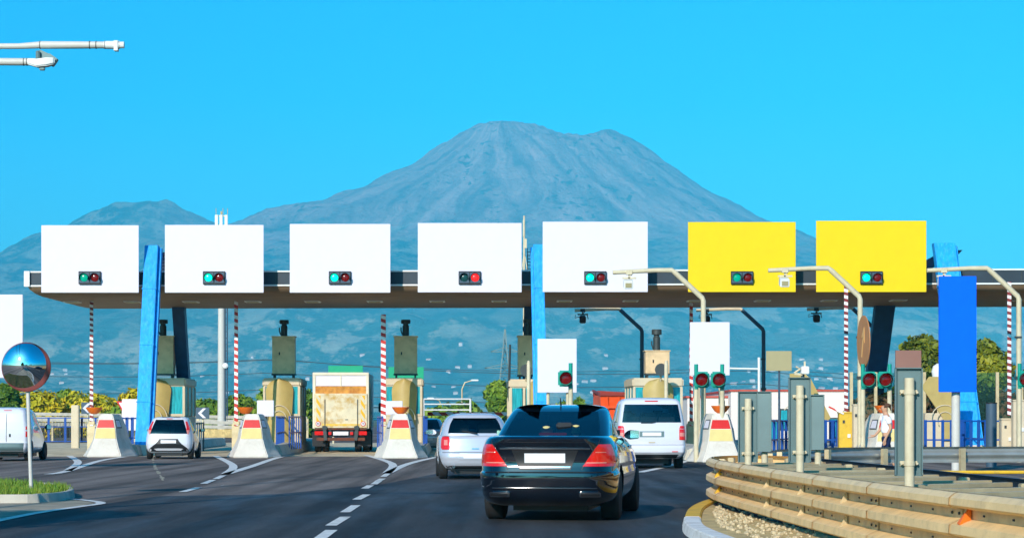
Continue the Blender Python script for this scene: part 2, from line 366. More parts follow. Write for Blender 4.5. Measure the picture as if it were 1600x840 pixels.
S(kerb(smooth_path([(2.31, 29.45, 0), (2.6, 32.4, 0), (3.0, 35, 0), (3.6, 38, 0)]), .26, .13, M['kerbyellow'], 'kerb_yellow'))
# painted markings
mk = MB()
for (x, y), (x2, y2), w in [((349,743),(337,748.5),.15),((333,750),(318,756),.15),((310,762),(285,769),.15),
     ((606,740),(599,745),.15),((598,748),(590,752),.15),((592,751.5),(584,757),.15),((579,758.5),(570,763.5),.15),((573,773),(557,781),.15),((556,790),(539,801),.15),((540,808),(517,822),.15),((518,829),(495,846),.15),
     ((350,758),(345,759.5),.01)]:
    strip(mk, [G(x, y), G(x2, y2)], w, .016)
for pts in ([(75,741),(105,736),(160,719),(215,711)], [(108,712),(122,722),(105,736)],
            [(336,712),(364,727),(352,741)], [(352,741),(395,728),(430,716),(470,706)],
            [(572,711),(612,724),(604,740)], [(604,740),(640,724),(690,712),(715,705)],
            [(1108,707),(1060,724),(1000,738)]):
    strip(mk, smooth_path([G(*p) for p in pts], 5), .24, .016)
strip(mk, smooth_path([G(85,779), G(130,782), G(158,787), G(120,793), G(60,802), G(0,814), G(-80,832)], 6), .16, .020)
rk = random.Random(9); cr = MB(); px, py = 238., 713.
for k in range(22):
    nx_, ny_ = px+.55+rk.gauss(0, .9), py+1.7; 
    if rk.random() < .72: strip(cr, [G(px, py), G(nx_, ny_)], rk.uniform(.04, .12), .0085)
    px, py = nx_, ny_
S(cr.build('road_crack_sealing', M['dust'], fixn=False))
S(mk.build('road_markings', M['paint'], fixn=False))

# mountain ------------------------------------------------------------
PXM = 10000/F
Rt = [(0,467),(50,457),(75,446),(100,434),(130,439),(162,446),(185,435),(220,415),(260,393),(300,365),(350,340),(400,312),(450,290),(500,268),(550,255),(600,243),(700,222),(800,200),(1000,160),(1300,105),(1700,45),(2200,0),(9000,0)]
Lt = [(0,467),(20,467),(55,463),(80,450),(120,423),(160,393),(200,377),(240,360),(300,342),(350,328),(400,320),(440,306),(500,285),(600,265),(800,225),(1000,185),(1300,125),(1700,55),(2200,0),(9000,0)]
SR = [(0,349),(30,348),(45,336),(70,322),(100,306),(140,290),(300,230),(600,120),(1200,0),(9000,0)]
SL = [(0,349),(35,346),(60,340),(90,326),(125,307),(170,290),(200,276),(240,256),(330,225),(600,150),(1300,0),(9000,0)]
def tab(Tb, N=2400):
    raw = [interp(Tb, i) for i in range(N)]
    return [sum(raw[max(0, min(N-1, i+k))] for k in range(-3, 4))/7 for i in range(N)]
Rt, Lt, SR, SL = tab(Rt), tab(Lt), tab(SR), tab(SL)
def look(T_, r): r = min(r, len(T_)-2); i = int(r); return lerp(T_[i], T_[i+1], r-i)
def hgt(x, d):
    px = x/PXM; dy = (d-10000)/PXM
    r = math.hypot(px, 1.25*dy)+1e-6; w = (1+px/r)/2; h = lerp(look(Lt, r), look(Rt, r), w)
    sx = px+562; r2 = math.hypot(sx, 1.35*dy)+1e-6; w2 = (1+sx/r2)/2; h2 = lerp(look(SL, r2), look(SR, r2), w2)
    th = math.atan2(dy, px)
    g = noise.fractal(Vector((th*9, r*.004, 1.3)), 1, 2, 4)
    f = noise.fractal(Vector((x*.0016, d*.0016, 0)), .9, 2.1, 7)
    rg = abs(noise.fractal(Vector((x*.0009, d*.0009, 5)), 1, 2.2, 5))
    lo = min(1, max(0, (r-120)/400)); damp = min(1, h/60)
    h = h + noise.fractal(Vector((x*.012, d*.006, 7)), .7, 2, 3)*1.6*min(1, r/200)*damp + ((g*9 - abs(noise.fractal(Vector((th*16, r*.003, 6)), 1, 2, 4))*8)*min(1, r/110)*(1-.5*lo) + f*(2.5+15*lo) - rg*22*lo)*damp
    h2 = h2 + (f*12 - rg*22 + noise.fractal(Vector((x*.009, d*.004, 3)), 1, 2, 4)*4 + abs(noise.fractal(Vector((x*.004, d*.002, 9)), 1, 2, 4))*9)*min(1, h2/60)
    k = max(h, h2)
    foot = max(0, 1-abs(d-5200)/2600)*12*(1+f)*(.5+.5*sin(x*.0013+1))
    return max(k, 0)*PXM + foot*PXM*.5 - 2
cols_ = 520; rows_ = 210
tm = MB(); vv = []
for j in range(rows_):
    d = 3400+(12600-3400)*(j/(rows_-1))
    for i in range(cols_):
        u = i/(cols_-1); px = lerp(-1700, 1700, u); x = px*d/F
        vv.append((x, d, hgt(x, d)))
tm.add(vv, [(j*cols_+i, j*cols_+i+1, (j+1)*cols_+i+1, (j+1)*cols_+i) for j in range(rows_-1) for i in range(cols_-1)])
def mountain_mat():
    m = bpy.data.materials.new('mountain'); m.use_nodes = True; t = m.node_tree; b = t.nodes['Principled BSDF']; b.inputs['Roughness'].default_value = .95; b.inputs['Specular IOR Level'].default_value = .05
    N = t.nodes.new; L = t.links.new
    g = N('ShaderNodeNewGeometry'); s = N('ShaderNodeSeparateXYZ'); L(g.outputs['Position'], s.inputs[0])
    def nz(scale, det=8, ro=.6, st=None):
        n = N('ShaderNodeTexNoise'); n.inputs['Scale'].default_value = scale; n.inputs['Detail'].default_value = det; n.inputs['Roughness'].default_value = ro
        if st: mp = N('ShaderNodeMapping'); mp.inputs['Scale'].default_value = st; L(g.outputs['Position'], mp.inputs[0]); L(mp.outputs[0], n.inputs['Vector'])
        else: L(g.outputs['Position'], n.inputs['Vector'])
        return n.outputs[0]
    def mth(op, a, b_, c=None):
        k = N('ShaderNodeMath'); k.operation = op
        for i, q in enumerate((a, b_, c)):
            if q is None: continue
            if isinstance(q, (int, float)): k.inputs[i].default_value = q
            else: L(q, k.inputs[i])
        return k.outputs[0]
    def mr(v, a, b_, c=0, d=1):
        k = N('ShaderNodeMapRange'); L(v, k.inputs[0]); k.inputs[1].default_value = a; k.inputs[2].default_value = b_; k.inputs[3].default_value = c; k.inputs[4].default_value = d; k.interpolation_type = 'SMOOTHSTEP'; return k.outputs[0]
    def mx(f, a, b_):
        k = N('ShaderNodeMix'); k.data_type = 'RGBA'; L(f, k.inputs[0])
        for q, i in ((a, 6), (b_, 7)):
            if isinstance(q, tuple): k.inputs[i].default_value = q+(1,)
            else: L(q, k.inputs[i])
        return k.outputs[2]
    # radial coordinates round the summit give gullies that run downhill
    X, Y, Z = s.outputs[0], s.outputs[1], s.outputs[2]
    xc = mth('ADD', X, 40); yc = mth('ADD', Y, -10000)
    ang = mth('ADD', mth('ARCTAN2', yc, xc), mth('MULTIPLY', mth('SUBTRACT', nz(.0013, 3), .5), .55)); rad = mth('SQRT', mth('ADD', mth('MULTIPLY', xc, xc), mth('MULTIPLY', yc, yc)), 0)
    def rn(sa, sr, det=6, ro=.6, off=0):
        cb = N('ShaderNodeCombineXYZ'); L(mth('MULTIPLY', ang, sa), cb.inputs[0]); L(mth('MULTIPLY', rad, sr), cb.inputs[1]); cb.inputs[2].default_value = off
        n = N('ShaderNodeTexNoise'); n.inputs['Scale'].default_value = 1; n.inputs['Detail'].default_value = det; n.inputs['Roughness'].default_value = ro; L(cb.outputs[0], n.inputs['Vector']); return n.outputs[0]
    ash = mx(mr(rn(8, .0016, 10, .72), .34, .68), (.07, .055, .055), (.36, .25, .22))
    ash = mx(mth('MULTIPLY', mr(rn(15, .0030, 9, .72, 4), .62, .74), .45), ash, (.46, .32, .28))
    ash = mx(mth('MULTIPLY', mr(rn(14, .004, 9, .75, 9), .57, .66), .5), ash, (.05, .06, .06))
    wood = mx(mr(nz(.011, 9, .72), .42, .58), (.004, .03, .03), (.17, .18, .13))
    zz = mth('ADD', mth('MULTIPLY_ADD', nz(.0042, 9, .68), 900, Z), mth('MULTIPLY', rn(9, .0006, 5, .6, 2), 500))
    fac = mr(zz, 1290, 1480)
    dx = mth('ABSOLUTE', mth('ADD', X, 60), 0); cone = mr(dx, 1050, 1650, 1, 0)
    fac = mth('MULTIPLY', fac, cone)
    c1 = mx(fac, wood, ash)
    scr = mth('MULTIPLY', mr(nz(.03, 2, .5), .60, .64), mr(nz(.0028, 4), .44, .56))
    c2 = mx(mth('MULTIPLY', scr, .9), c1, (.01, .035, .03))
    low = mr(Z, 260, 480, 1, 0)
    fld = mx(mr(nz(.0075, 9, .72, (1, .4, 1)), .46, .56), (.05, .11, .07), (.36, .34, .22))  # dry field colours, lightened in place of denser haze low down
    fld = mx(mth('MULTIPLY', mr(nz(.0016, 4, .6, (.7, .5, 1)), .46, .58), .8), fld, (.04, .09, .06))
    c3 = mx(low, c2, fld)
    L(c3, b.inputs['Base Color']); 
    bp = N('ShaderNodeBump'); bp.inputs['Strength'].default_value = 1; bp.inputs['Distance'].default_value = 40; L(nz(.008, 9, .65), bp.inputs['Height']); L(bp.outputs[0], b.inputs['Normal'])
    return m
S(tm.build('mountain', mountain_mat(), smooth=True, angle=180, fixn=False))
# haze
hm = bpy.data.materials.new('haze_air'); hm.use_nodes = True; t = hm.node_tree; t.nodes.clear()
ho = t.nodes.new('ShaderNodeOutputMaterial'); pv = t.nodes.new('ShaderNodeVolumePrincipled')
pv.inputs['Color'].default_value = (.08, .66, 1.0, 1); pv.inputs['Density'].default_value = 0.92e-4; pv.inputs['Anisotropy'].default_value = -0.32
t.links.new(pv.outputs[0], ho.inputs['Volume'])
hz = MB().box((0, 5550, 668), (25400, 14300, 1342)).build('haze', hm, fixn=True)
tag(hz, 'pale blue haze lying between the toll plaza and the mountain', 'haze', kind='stuff')

# far little houses on the foot of the mountain (each one a thing)
wm = mat('far_house_wall', (.62, .52, .45), .9, var=.1); rm_ = mat('far_house_roof', (.42, .2, .13), .9)
def house(x, y, w, dp, h, label, grp, z0=None, rz=0):
    z0 = hgt(x, y)-3 if z0 is None else z0
    t_ = thing('house', label, 'house', (x, y, z0), rz, grp)
    MB().box((0, 0, (h+3)/2), (w, dp, h+3)).build('wall', wm, t_)
    MB().loft([[Vector((-w/2-.5, -dp/2-.5, h+3)), Vector((w/2+.5, -dp/2-.5, h+3)), Vector((w/2+.5, dp/2+.5, h+3)), Vector((-w/2-.5, dp/2+.5, h+3))],
               [Vector((-w/2+2, -.3, h+5)), Vector((w/2-2, -.3, h+5)), Vector((w/2-2, .3, h+5)), Vector((-w/2+2, .3, h+5))]]).build('roof', rm_, t_)
rng = random.Random(3)
for cxp, n_, ww in ((90, 8, 60), (340, 16, 60), (690, 22, 50), (730, 12, 40), (930, 16, 50), (1170, 26, 40), (1280, 26, 30), (1240, 12, 90), (560, 8, 80)):
    for k in range(n_):
        d = rng.uniform(4200, 6600); px = cxp+rng.gauss(0, ww*.5)
        house((px-800)*d/F, d, rng.uniform(7, 15), rng.uniform(6, 10), rng.uniform(4, 6.5), 'small pale house in the haze on the foot of the mountain', 'houses on the mountain foot', rz=rng.uniform(-.5, .5))

# ---------------------------------------------------------------- foliage
def leaves(mb, blobs, n, size, rng):
    tot = sum(b[3]*b[4]*b[5] for b in blobs)
    for (x, y, z, rx, ry, rz_) in blobs:
        k = int(n*rx*ry*rz_/tot)
        for _ in range(k):
            a = rng.uniform(0, 2*pi); c = rng.uniform(-1, 1); s_ = math.sqrt(1-c*c); r = rng.uniform(.55, 1.06)
            p = Vector((x+rx*r*s_*cos(a), y+ry*r*s_*sin(a), z+rz_*r*c))
            n_ = Vector((s_*cos(a), s_*sin(a), c))+Vector((rng.gauss(0, .6), rng.gauss(0, .6), rng.gauss(.3, .6))); n_.normalize()
            u = n_.orthogonal().normalized(); u.rotate(Matrix.Rotation(rng.uniform(0, 6.28), 3, n_)); v = n_.cross(u)
            sz = size*rng.uniform(.6, 1.4)
            b = len(mb.v)
            mb.v += [tuple(p-u*sz), tuple(p+v*sz*.5+n_*sz*.1), tuple(p+u*sz), tuple(p-v*sz*.5+n_*sz*.1)]; mb.f.append((b, b+1, b+2, b+3))
def tree(x, y, h, w, label, m='leaf_tree', grp=None, n=5000, leaf=.22, trunk=.25, seed=1, name='tree', core=True):
    rng = random.Random(seed); t_ = thing(name, label, 'tree', (x, y, 0), 0, grp)
    h0 = h*trunk; top = MB(); blobs = []
    for k in range(15):
        a = rng.uniform(0, 6.28); q = rng.uniform(.1, .72); zz = rng.uniform(0, 1)
        blobs.append((cos(a)*w/2*q*(1-.45*zz), sin(a)*w/2*q*(1-.45*zz), h0+(h-h0)*(.22+.62*zz), w*rng.uniform(.15, .27), w*rng.uniform(.15, .27), (h-h0)*rng.uniform(.13, .22)))
    leaves(top, blobs, n, leaf, rng)
    c = top.build('crown', M[m], t_, fixn=False)
    tr = MB(); tr.tube([(0, 0, -.1), (.05, 0, h0*.6), (0, .05, h*.55)], [w*.05, w*.035, w*.015], 8)
    for k in range(5):
        a = k*1.25+rng.random(); tr.tube([(0, 0, h0*.7+.05*k*h0), (cos(a)*w*.14, sin(a)*w*.14, h0+(h-h0)*.25), (cos(a)*w*.3, sin(a)*w*.3, h0+(h-h0)*.5)], [w*.02, w*.014, w*.006], 6)
    tr.build('trunk', M['wood'], t_, smooth=True)
    return t_
def hedge(px0, px1, d, top_y, label, m, n, leaf, seed=1, base=0, depth=6, kind='stuff', cat='shrubs', name='shrub_belt', rough=.25):
    rng = random.Random(seed); mb = MB(); blobs = []; x0 = (px0-800)*d/F; x1 = (px1-800)*d/F
    k = max(3, int((x1-x0)/1.8)); hh = CH+(655-top_y)*d/F
    for i in range(k):
        x = lerp(x0, x1, (i+.5)/k); h = hh*rng.uniform(1-rough, 1.05)
        blobs.append((x, d+rng.uniform(0, depth), h*.45, (x1-x0)/k*rng.uniform(.7, 1.2), 2, h*.55))
    leaves(mb, blobs, n, leaf, rng)
    return tag(mb.build(name, M[m], fixn=False), label, cat, kind=kind)
hedge(-60, 235, 170, 606, 'belt of sunlit yellow flowering shrubs beyond the left railing', 'leaf_yellow', 26000, .22, 2, depth=14)
hedge(150, 232, 160, 629, 'patch of greener bushes at the right end of the yellow belt', 'leaf_green', 3000, .28, 12, depth=8)
hedge(280, 420, 165, 610, 'dense green bushes behind the tall white mast', 'leaf_green', 15000, .22, 3, depth=14)
hedge(395, 420, 160, 600, 'taller yellow green bushes between the mast and second toll booth', 'leaf_green', 1500, .28, 5)
hedge(470, 495, 170, 606, 'green bushes showing left of the truck', 'leaf_green', 2000, .3, 6)
hedge(655, 740, 190, 628, 'low bushes in the gap behind the horizontal barrier boom', 'leaf_green', 3000, .3, 8)
hedge(-900, -60, 170, 615, 'shrub belt running on past the left edge', 'leaf_yellow', 4000, .5, 22, depth=14)
hedge(1345, 1620, 96, 600, 'climbing plants with reddish leaves behind the noise screens', 'leaf_red', 9000, .16, 9, depth=4, cat='climbers')
def ptree(px, d, top, wpx, label, m, n, leaf, seed, grp=None, trunk=.25, **k):
    return tree((px-800)*d/F, d, CH+(655-top)*d/F, wpx*d/F, label, m, grp, n, leaf, trunk, seed, **k)
ptree(12, 165, 602, 55, 'round dark green tree at the far left behind the white van', 'leaf_green', 2500, .3, 31)
ptree(103, 230, 606, 34, 'small dark bush-like tree rising out of the yellow belt', 'leaf_green', 1500, .3, 32, trunk=.4)
ptree(460, 190, 600, 60, 'green tree beside the second toll booth', 'leaf_green', 2500, .3, 33)
ptree(780, 190, 596, 62, 'green tree left of the centre pylon', 'leaf_green', 4000, .3, 34, trunk=.15)
ptree(905, 200, 622, 26, 'green tree below the middle white sign', 'leaf_green', 1500, .3, 35)
ptree(880, 190, 626, 46, 'low green tree just right of the centre pylon', 'leaf_green', 2000, .3, 38, trunk=.15)
ptree(1455, 112, 527, 130, 'big leafy tree left of the blue sign', 'leaf_tree', 9000, .2, 36, trunk=.2)
ptree(1545, 114, 530, 120, 'big leafy tree right of the blue sign', 'leaf_tree', 8000, .2, 37, trunk=.2)
ptree(1640, 112, 548, 110, 'leafy tree cut by the right edge', 'leaf_tree', 4000, .22, 39, trunk=.2)
for i, px in enumerate((138, 147)):
    rng = random.Random(i); d = 240; x = (px-800)*d/F; h = CH+(655-(612+4*i))*d/F
    t_ = thing('cypress_tree', ('slim dark cypress beyond the yellow belt, the taller of two', 'slim dark cypress beyond the yellow belt, the shorter of two')[i], 'tree', (x, d, 0))
    mb = MB(); leaves(mb, [(0, 0, h*.5, .6, .6, h*.5)], 500, .22, rng); mb.build('crown', M['leaf_green'], t_, fixn=False)
    MB().tube([(0, 0, 0), (0, 0, h*.5)], [.12, .05], 6).build('trunk', M['wood'], t_)
# ---------------------------------------------------------------- the toll plaza
VX = (700-CX)/F                       # sideways drift of the road direction per metre
def world(o):
    "keep a part that was built in world coordinates where it is, under its thing"
    o.matrix_parent_inverse = Matrix.Translation(-o.parent.location); return o
def wb(mb, name, m, p, **k): return world(mb.build(name, m, p, **k))

# canopy
DX = lambda x: 90.4-.04*x
cx0, cx1 = (43-CX)*91.1/F, 34.0
CT, CB = 7.22, 6.61
t_ = thing('toll_canopy', 'long low canopy roof spanning all the toll lanes', 'canopy', ((cx0+cx1)/2, 94, 0))
def cring(ins, z, dep=8.6):
    a, b = cx0+ins, cx1-ins
    return [Vector((a, DX(a)+ins, z)), Vector((b, DX(b)+ins, z)), Vector((b, DX(b)+dep-ins*.4, z)), Vector((a, DX(a)+dep-ins*.4, z))]
wb(MB().loft([cring(0, CB+.05), cring(0, CT-.05)]), 'fascia', M['fascia'], t_)
wb(MB().loft([cring(.0, CB-.002), cring(.06, 6.5), cring(.22, 6.36), cring(.48, 6.24), cring(.8, 6.17), cring(1.15, 6.13)]), 'soffit', M['soffit'], t_, smooth=True, angle=40)
mb = MB(); mb.loft([cring(-.04, CB), cring(-.04, CB+.06)]); mb.loft([cring(-.04, CT-.06), cring(-.04, CT)])
mb.box((cx0-.02, DX(cx0)-.02, (CT+CB)/2), (.22, .22, CT-CB)); mb.box((cx0-.02, DX(cx0)+8.6, (CT+CB)/2), (.2, .2, CT-CB))
wb(mb, 'trim', M['trim'], t_)
mb = MB()
for i in range(48):
    x = cx0+.9+i*1.12
    if x < cx1: mb.box((x, DX(x)-.012, (CT+CB)/2), (.035, .03, CT-CB-.14))
wb(mb, 'fascia_seams', M['dark'], t_)
for px in (107, 203, 295, 393, 487, 585, 683, 780, 882, 985, 1085, 1190, 1293, 1400, 1500, 1590):
    x = (px-CX)*92.6/F; y = DX(x)+2.3
    lt = wb(MB().box((x, y, 6.115), (.62, .9, .05)), 'ceiling_light', M['trim'], t_, bevel=.01)
    MB().box((x, y, 6.085), (.46, .74, .02)).build('diffuser', M['tan'], lt)
# roof edge rise at the left end
mb = MB(); mb.prism([(cx0+.3, CT), (cx0+.75, CT+.22), (cx0+1.5, CT+.3), (cx0+2.4, CT+.3), (cx0+2.4, CT)], DX(cx0)+.6, DX(cx0)+7.5); wb(mb, 'roof_upstand', M['dark'], t_)

# lane signs on the canopy edge
def lane_sign(x0, x1, y0, y1, m, lab, lamps, lab2):
    pxc = (x0+x1)/2; d = 89.2 - .04*((pxc-CX)*90/F); a = at(x0, y0, d); b = at(x1, y1, d); c = (a+b)/2; w = b.x-a.x; h = a.z-b.z
    t_ = thing('lane_sign', lab, 'sign', (c.x, d, b.z), 0, 'lane signs along the canopy')
    MB().box((0, -.03, h/2), (w, .05, h)).build('panel', M[m], t_, bevel=.006)
    f = MB()
    for zz in (.06, h-.06): f.box((0, .03, zz), (w-.05, .06, .08))
    for xx in (-w/2+.06, 0, w/2-.06): f.box((xx, .03, h/2), (.07, .06, h-.3))
    for xx in (-w*.3, w*.3): f.bar((xx, .06, h*.28), (xx, 1.25, h*.28), .08, .08); f.bar((xx, .06, h-.15), (xx, 1.8, h*.36), .06, .06)
    f.build('rear_frame', M['dark'], t_)
    g = thing('signal_box', lab2, 'traffic light', (c.x+(1.0 if False else 0)*1, d-.06, b.z), 0, 'green and red signal boxes on the lane signs')
    g.location.x = c.x+ (.0 if pxc > 0 else 0)
    zc = h-(434-y0)*d/F if False else (y1-434)*d/F
    hb = MB().box((0, -.05, zc), (.86, .1, .50)).build('housing', M['black'], g, bevel=.01)
    for sx, key in ((-.21, lamps[0]), (.21, lamps[1])):
        MB().box((sx, -.105, zc), (.38, .012, .40)).build('backplate', M['darkpole'], g)
        MB().lathe([(.15, 0), (.15, .02), (.1, .045), (0.01, .05)], (sx, -.11, zc), 24, Matrix.Rotation(R(90), 4, 'X')).build('lens', M[key], g, smooth=True)
        vis = MB(); n = 20; P = []
        for k in range(n+1):
            an = pi*(-.15+1.3*k/n); P.append((cos(an)*.175, sin(an)*.175))
        vs_ = [(sx+x, -.11, zc+z) for x, z in P]+[(sx+x, -.30, zc+z) for x, z in P]
        vis.add(vs_, [(i, i+1, i+n+2, i+n+1) for i in range(n)]); vis.build('visor', M['black'], g, fixn=False)
wl = ['leftmost large blank white sign on the canopy edge', 'second white canopy sign from the left, just right of the left blue pylon', 'blank white canopy sign above the truck lane', 'blank white canopy sign whose red signal is lit', 'blank white canopy sign right of the centre blue pylon',
      'left one of the two yellow canopy signs', 'right one of the two yellow canopy signs']
sl = ['dim signal box on the leftmost white sign', 'signal box with lit green lamp on the second white sign from the left', 'signal box with lit green lamp above the truck lane', 'signal box showing a lit red lamp', 'signal box on the white sign right of the centre pylon', 'signal box on the left yellow sign', 'signal box on the right yellow sign']
for a, la, l2, lm in zip([(65,217,352,457),(258,412,351.5,457),(453,610,350,457),(653,815,348.5,456.5),(848,1012,346.5,456),(1075,1243,347,456),(1275,1447,345,456)], wl, sl,
        [('greendim','reddim'),('greenlit','reddim'),('greenlit','reddim'),('greenoff','redlit'),('greenlit','reddim'),('greendim','reddim'),('greenlit','reddim')]):
    lane_sign(a[0], a[1], a[2], a[3], 'yellow' if a[0] > 1000 else 'white', la, lm, l2)

# blue A-frame pylons
def pylon(pb, db, pt, dt, w, lab, dep=.55, pr=None, ls=1):
    b = at(pb, 655, db); b.z = 0; tp = at(pt, 381, dt); t_ = thing('blue_pylon', lab, 'pylon', (b.x, b.y, 0), 0, 'blue pylons carrying the canopy')
    o = tp-b; o.z = 8.2
    def leg(p, q, w, dp):
        return [[Vector(e)+Vector((sx*w/2, sy*dp/2, 0)) for sx, sy in ((-1,-1),(1,-1),(1,1),(-1,1))] for e in (p, q)]
    MB().loft(leg((0, 0, .3), o, w, dep)).build('front_leg', M['pylon'], t_, bevel=.02)
    f = MB(); f.loft(leg(Vector((0, 0, .3))+Vector((ls*(w/2+.06), .1, 0)), o+Vector((ls*(w/2+.06), .1, -.1)), .10, dep*.6)); f.loft(leg(Vector((0, 0, .3))+Vector((0, dep*.62, 0)), o+Vector((0, dep*.62, -.1)), w*.5, .2)); f.build('web', M['pylon'], t_)
    rb = Vector((VX*13-.4, 13.4, 0)) if pr is None else Vector((pr[0]-b.x, 13.4, 0))
    kn = Vector((lerp(o.x, rb.x, .72), 10.2, 6.9))
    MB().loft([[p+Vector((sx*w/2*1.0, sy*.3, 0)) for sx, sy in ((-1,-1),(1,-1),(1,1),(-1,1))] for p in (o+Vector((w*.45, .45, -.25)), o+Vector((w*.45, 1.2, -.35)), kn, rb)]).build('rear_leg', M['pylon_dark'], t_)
    MB().box((0, 0, .2), (w*2.4, 1.6, .42)).build('footing', M['concrete'], t_, bevel=.04)
    for q_ in (.22, .5, .78): c_ = o*q_; MB().box((c_.x, c_.y, lerp(.3, 8.2, q_)), (w+.05, dep+.05, .05)).build('flange', M['pylon'], t_, bevel=.01)
    lad = MB()
    for k in range(9): lad.bar(o+Vector((ls*(w*.5+.05), .45, -.25-k*.13)), o+Vector((ls*(w*.5+.22), .45, -.25-k*.13)), .03, .03)
    lad.bar(o+Vector((ls*(w*.5+.22), .45, -.1)), o+Vector((ls*(w*.5+.22), .45, -1.3)), .03, .03); lad.build('rungs', M['dark'], t_)
pylon(223, 87.6, 238, 90.8, .52, 'leftmost blue pylon beside the small white hatchback', pr=((287-CX)*99.6/F, 0))
pylon(848, 87.2, 841, 90.35, .40, 'blue pylon in the centre beside the fifth white sign', pr=((822-CX)*99.2/F, 0), ls=-1)
pylon(1516, 86.3, 1474, 89.5, .82, 'blue pylon behind the tall blue sign', pr=((1362-CX)*98/F, 0))

# islands, noses, bowls
noses = [(163, 83.5, 'low traffic-island'), (392, 82, ''), (625, 80.5, ''), (862, 77, ''), (1128, 73, ''), (1392, 72, '')]
nl = ['leftmost banded concrete island nose with red panel', 'banded island nose between the white hatchback and the truck', 'banded island nose just right of the truck', 'island nose hidden behind the black sedan', 'banded island nose right of the white van', 'banded island nose behind the walking person']
nz = []
for (px, d, _), lab in zip(noses, nl):
    x = (px-CX)*d/F; t_ = thing('island_nose', lab, 'crash cushion', (x, d, 0), math.atan(-VX) if False else R(1.6), 'banded noses at the head of the toll islands')
    lv = [(0, 1.24, .38, -.10, 2.5), (.10, 1.18, .33, -.04, 2.4), (.35, .98, .26, .10, 2.3), (.66, .80, .2, .22, 2.2), (1.05, .70, .18, .33, 2.0), (1.36, .56, .14, .43, 1.8), (1.56, .44, .11, .5, 1.5)]
    def ring(l, e=0):
        z, w, f, y0, y1 = l; w += e*2; y0 -= e
        return [Vector((-w/2, y0, z)), Vector((w/2, y0, z)), Vector((w/2+f, y0+.55*(y1-y0), z)), Vector((w/2+f*.8, y1+.3, z)), Vector((-w/2-f*.8, y1+.3, z)), Vector((-w/2-f, y0+.55*(y1-y0), z))]
    MB().loft([ring(l) for l in lv]).build('body', M['concrete'], t_, bevel=.03)
    def fp(a, b, e=.008, s0=0.02, s1=.02, m=None, nm='band'):
        def L(z):
            return [interp([(l[0], l[k]) for l in lv], z) for k in (1, 3)]
        (wa, ya), (wb_, yb) = L(a), L(b)
        wa -= s0*2; wb_ -= s0*2
        vs_ = [(-wa/2, ya-e, a), (wa/2, ya-e, a), (wb_/2, yb-e, b), (-wb_/2, yb-e, b)]
        vs_ += [(p[0], p[1]+.03+e, p[2]) for p in vs_]
        MB().add(vs_, [(0,1,2,3),(7,6,5,4),(0,4,5,1),(1,5,6,2),(2,6,7,3),(3,7,4,0)]).build(nm, m, t_)
    fp(.68, 1.05, m=M['nyellow'], nm='yellow_band'); fp(1.07, 1.35, s0=.03, m=M['red'], nm='red_panel')
    # framed side reflectors
    for sg in (-1, 1):
        A = ring(lv[4]); B = ring(lv[5]); i0, i1 = (1, 2) if sg > 0 else (0, 5)
        q = [lerp(A[i0], A[i1], .12), lerp(A[i0], A[i1], .75), lerp(B[i0], B[i1], .75), lerp(B[i0], B[i1], .12)]
        nrm = (q[1]-q[0]).cross(q[3]-q[0]).normalized()*(1 if sg > 0 else -1)
        if nrm.x*sg < 0: nrm = -nrm
        fr = MB(); c = sum(q, Vector())/4
        fr.add([p+nrm*.012 for p in q]+[p-nrm*.03 for p in q], [(0,1,2,3),(0,4,5,1),(1,5,6,2),(2,6,7,3),(3,7,4,0)]); fr.build('reflector_frame', M['dark'], t_)
        q2 = [c+(p-c)*.78 for p in q]; MB().add([p+nrm*.018 for p in q2]+[p-nrm*.02 for p in q2], [(0,1,2,3),(0,4,5,1),(1,5,6,2),(2,6,7,3),(3,7,4,0)]).build('reflector', M['white'], t_)
    nz.append(t_)
    # island behind
    k0 = Vector((x+VX*2.2, d+2.2, 0)); k1 = Vector((x+VX*36, d+36, 0)); ww = .98
    S(MB().loft([[p+Vector((-ww, 0, z)), p+Vector((ww, 0, z)), p+Vector((ww-.14, 0, z+.42)), p+Vector((-ww+.14, 0, z+.42))] for p, z in ((k0, 0), (lerp(k0, k1, .25), 0), (k1, 0))]).build('island_kerb', M['kerb'], bevel=.05))
bl = [(147, .0, 'leftmost orange bowl, in front of the striped boom'), (383, 0, 'orange bowl on the nose left of the truck'), (626, 0, 'orange bowl on the nose just right of the truck'), (862, 0, None), (1126, 0, 'orange bowl beside the two red lights right of the van'), (1381, 0, 'orange bowl behind the head of the walking person')]
for (px, _, lab), (npx, d, _2) in zip(bl, noses):
    if not lab: continue
    b = thing('planter_bowl', lab, 'bowl', ((px-CX)*(d+1)/F, d+1.0, 1.56), 0, 'orange bowls on the island noses')
    MB().lathe([(.10, 0), (.13, .02), (.20, .07), (.27, .17), (.30, .22), (.31, .245), (.27, .24), (.25, .2), (.02, .19)], (0, 0, 0), 28).build('bowl', M['orange'], b, smooth=True, angle=50)
    MB().lathe([(.24, .19), (.12, .215), (.01, .22)], (0, 0, 0), 16).build('soil', M['wood'], b)

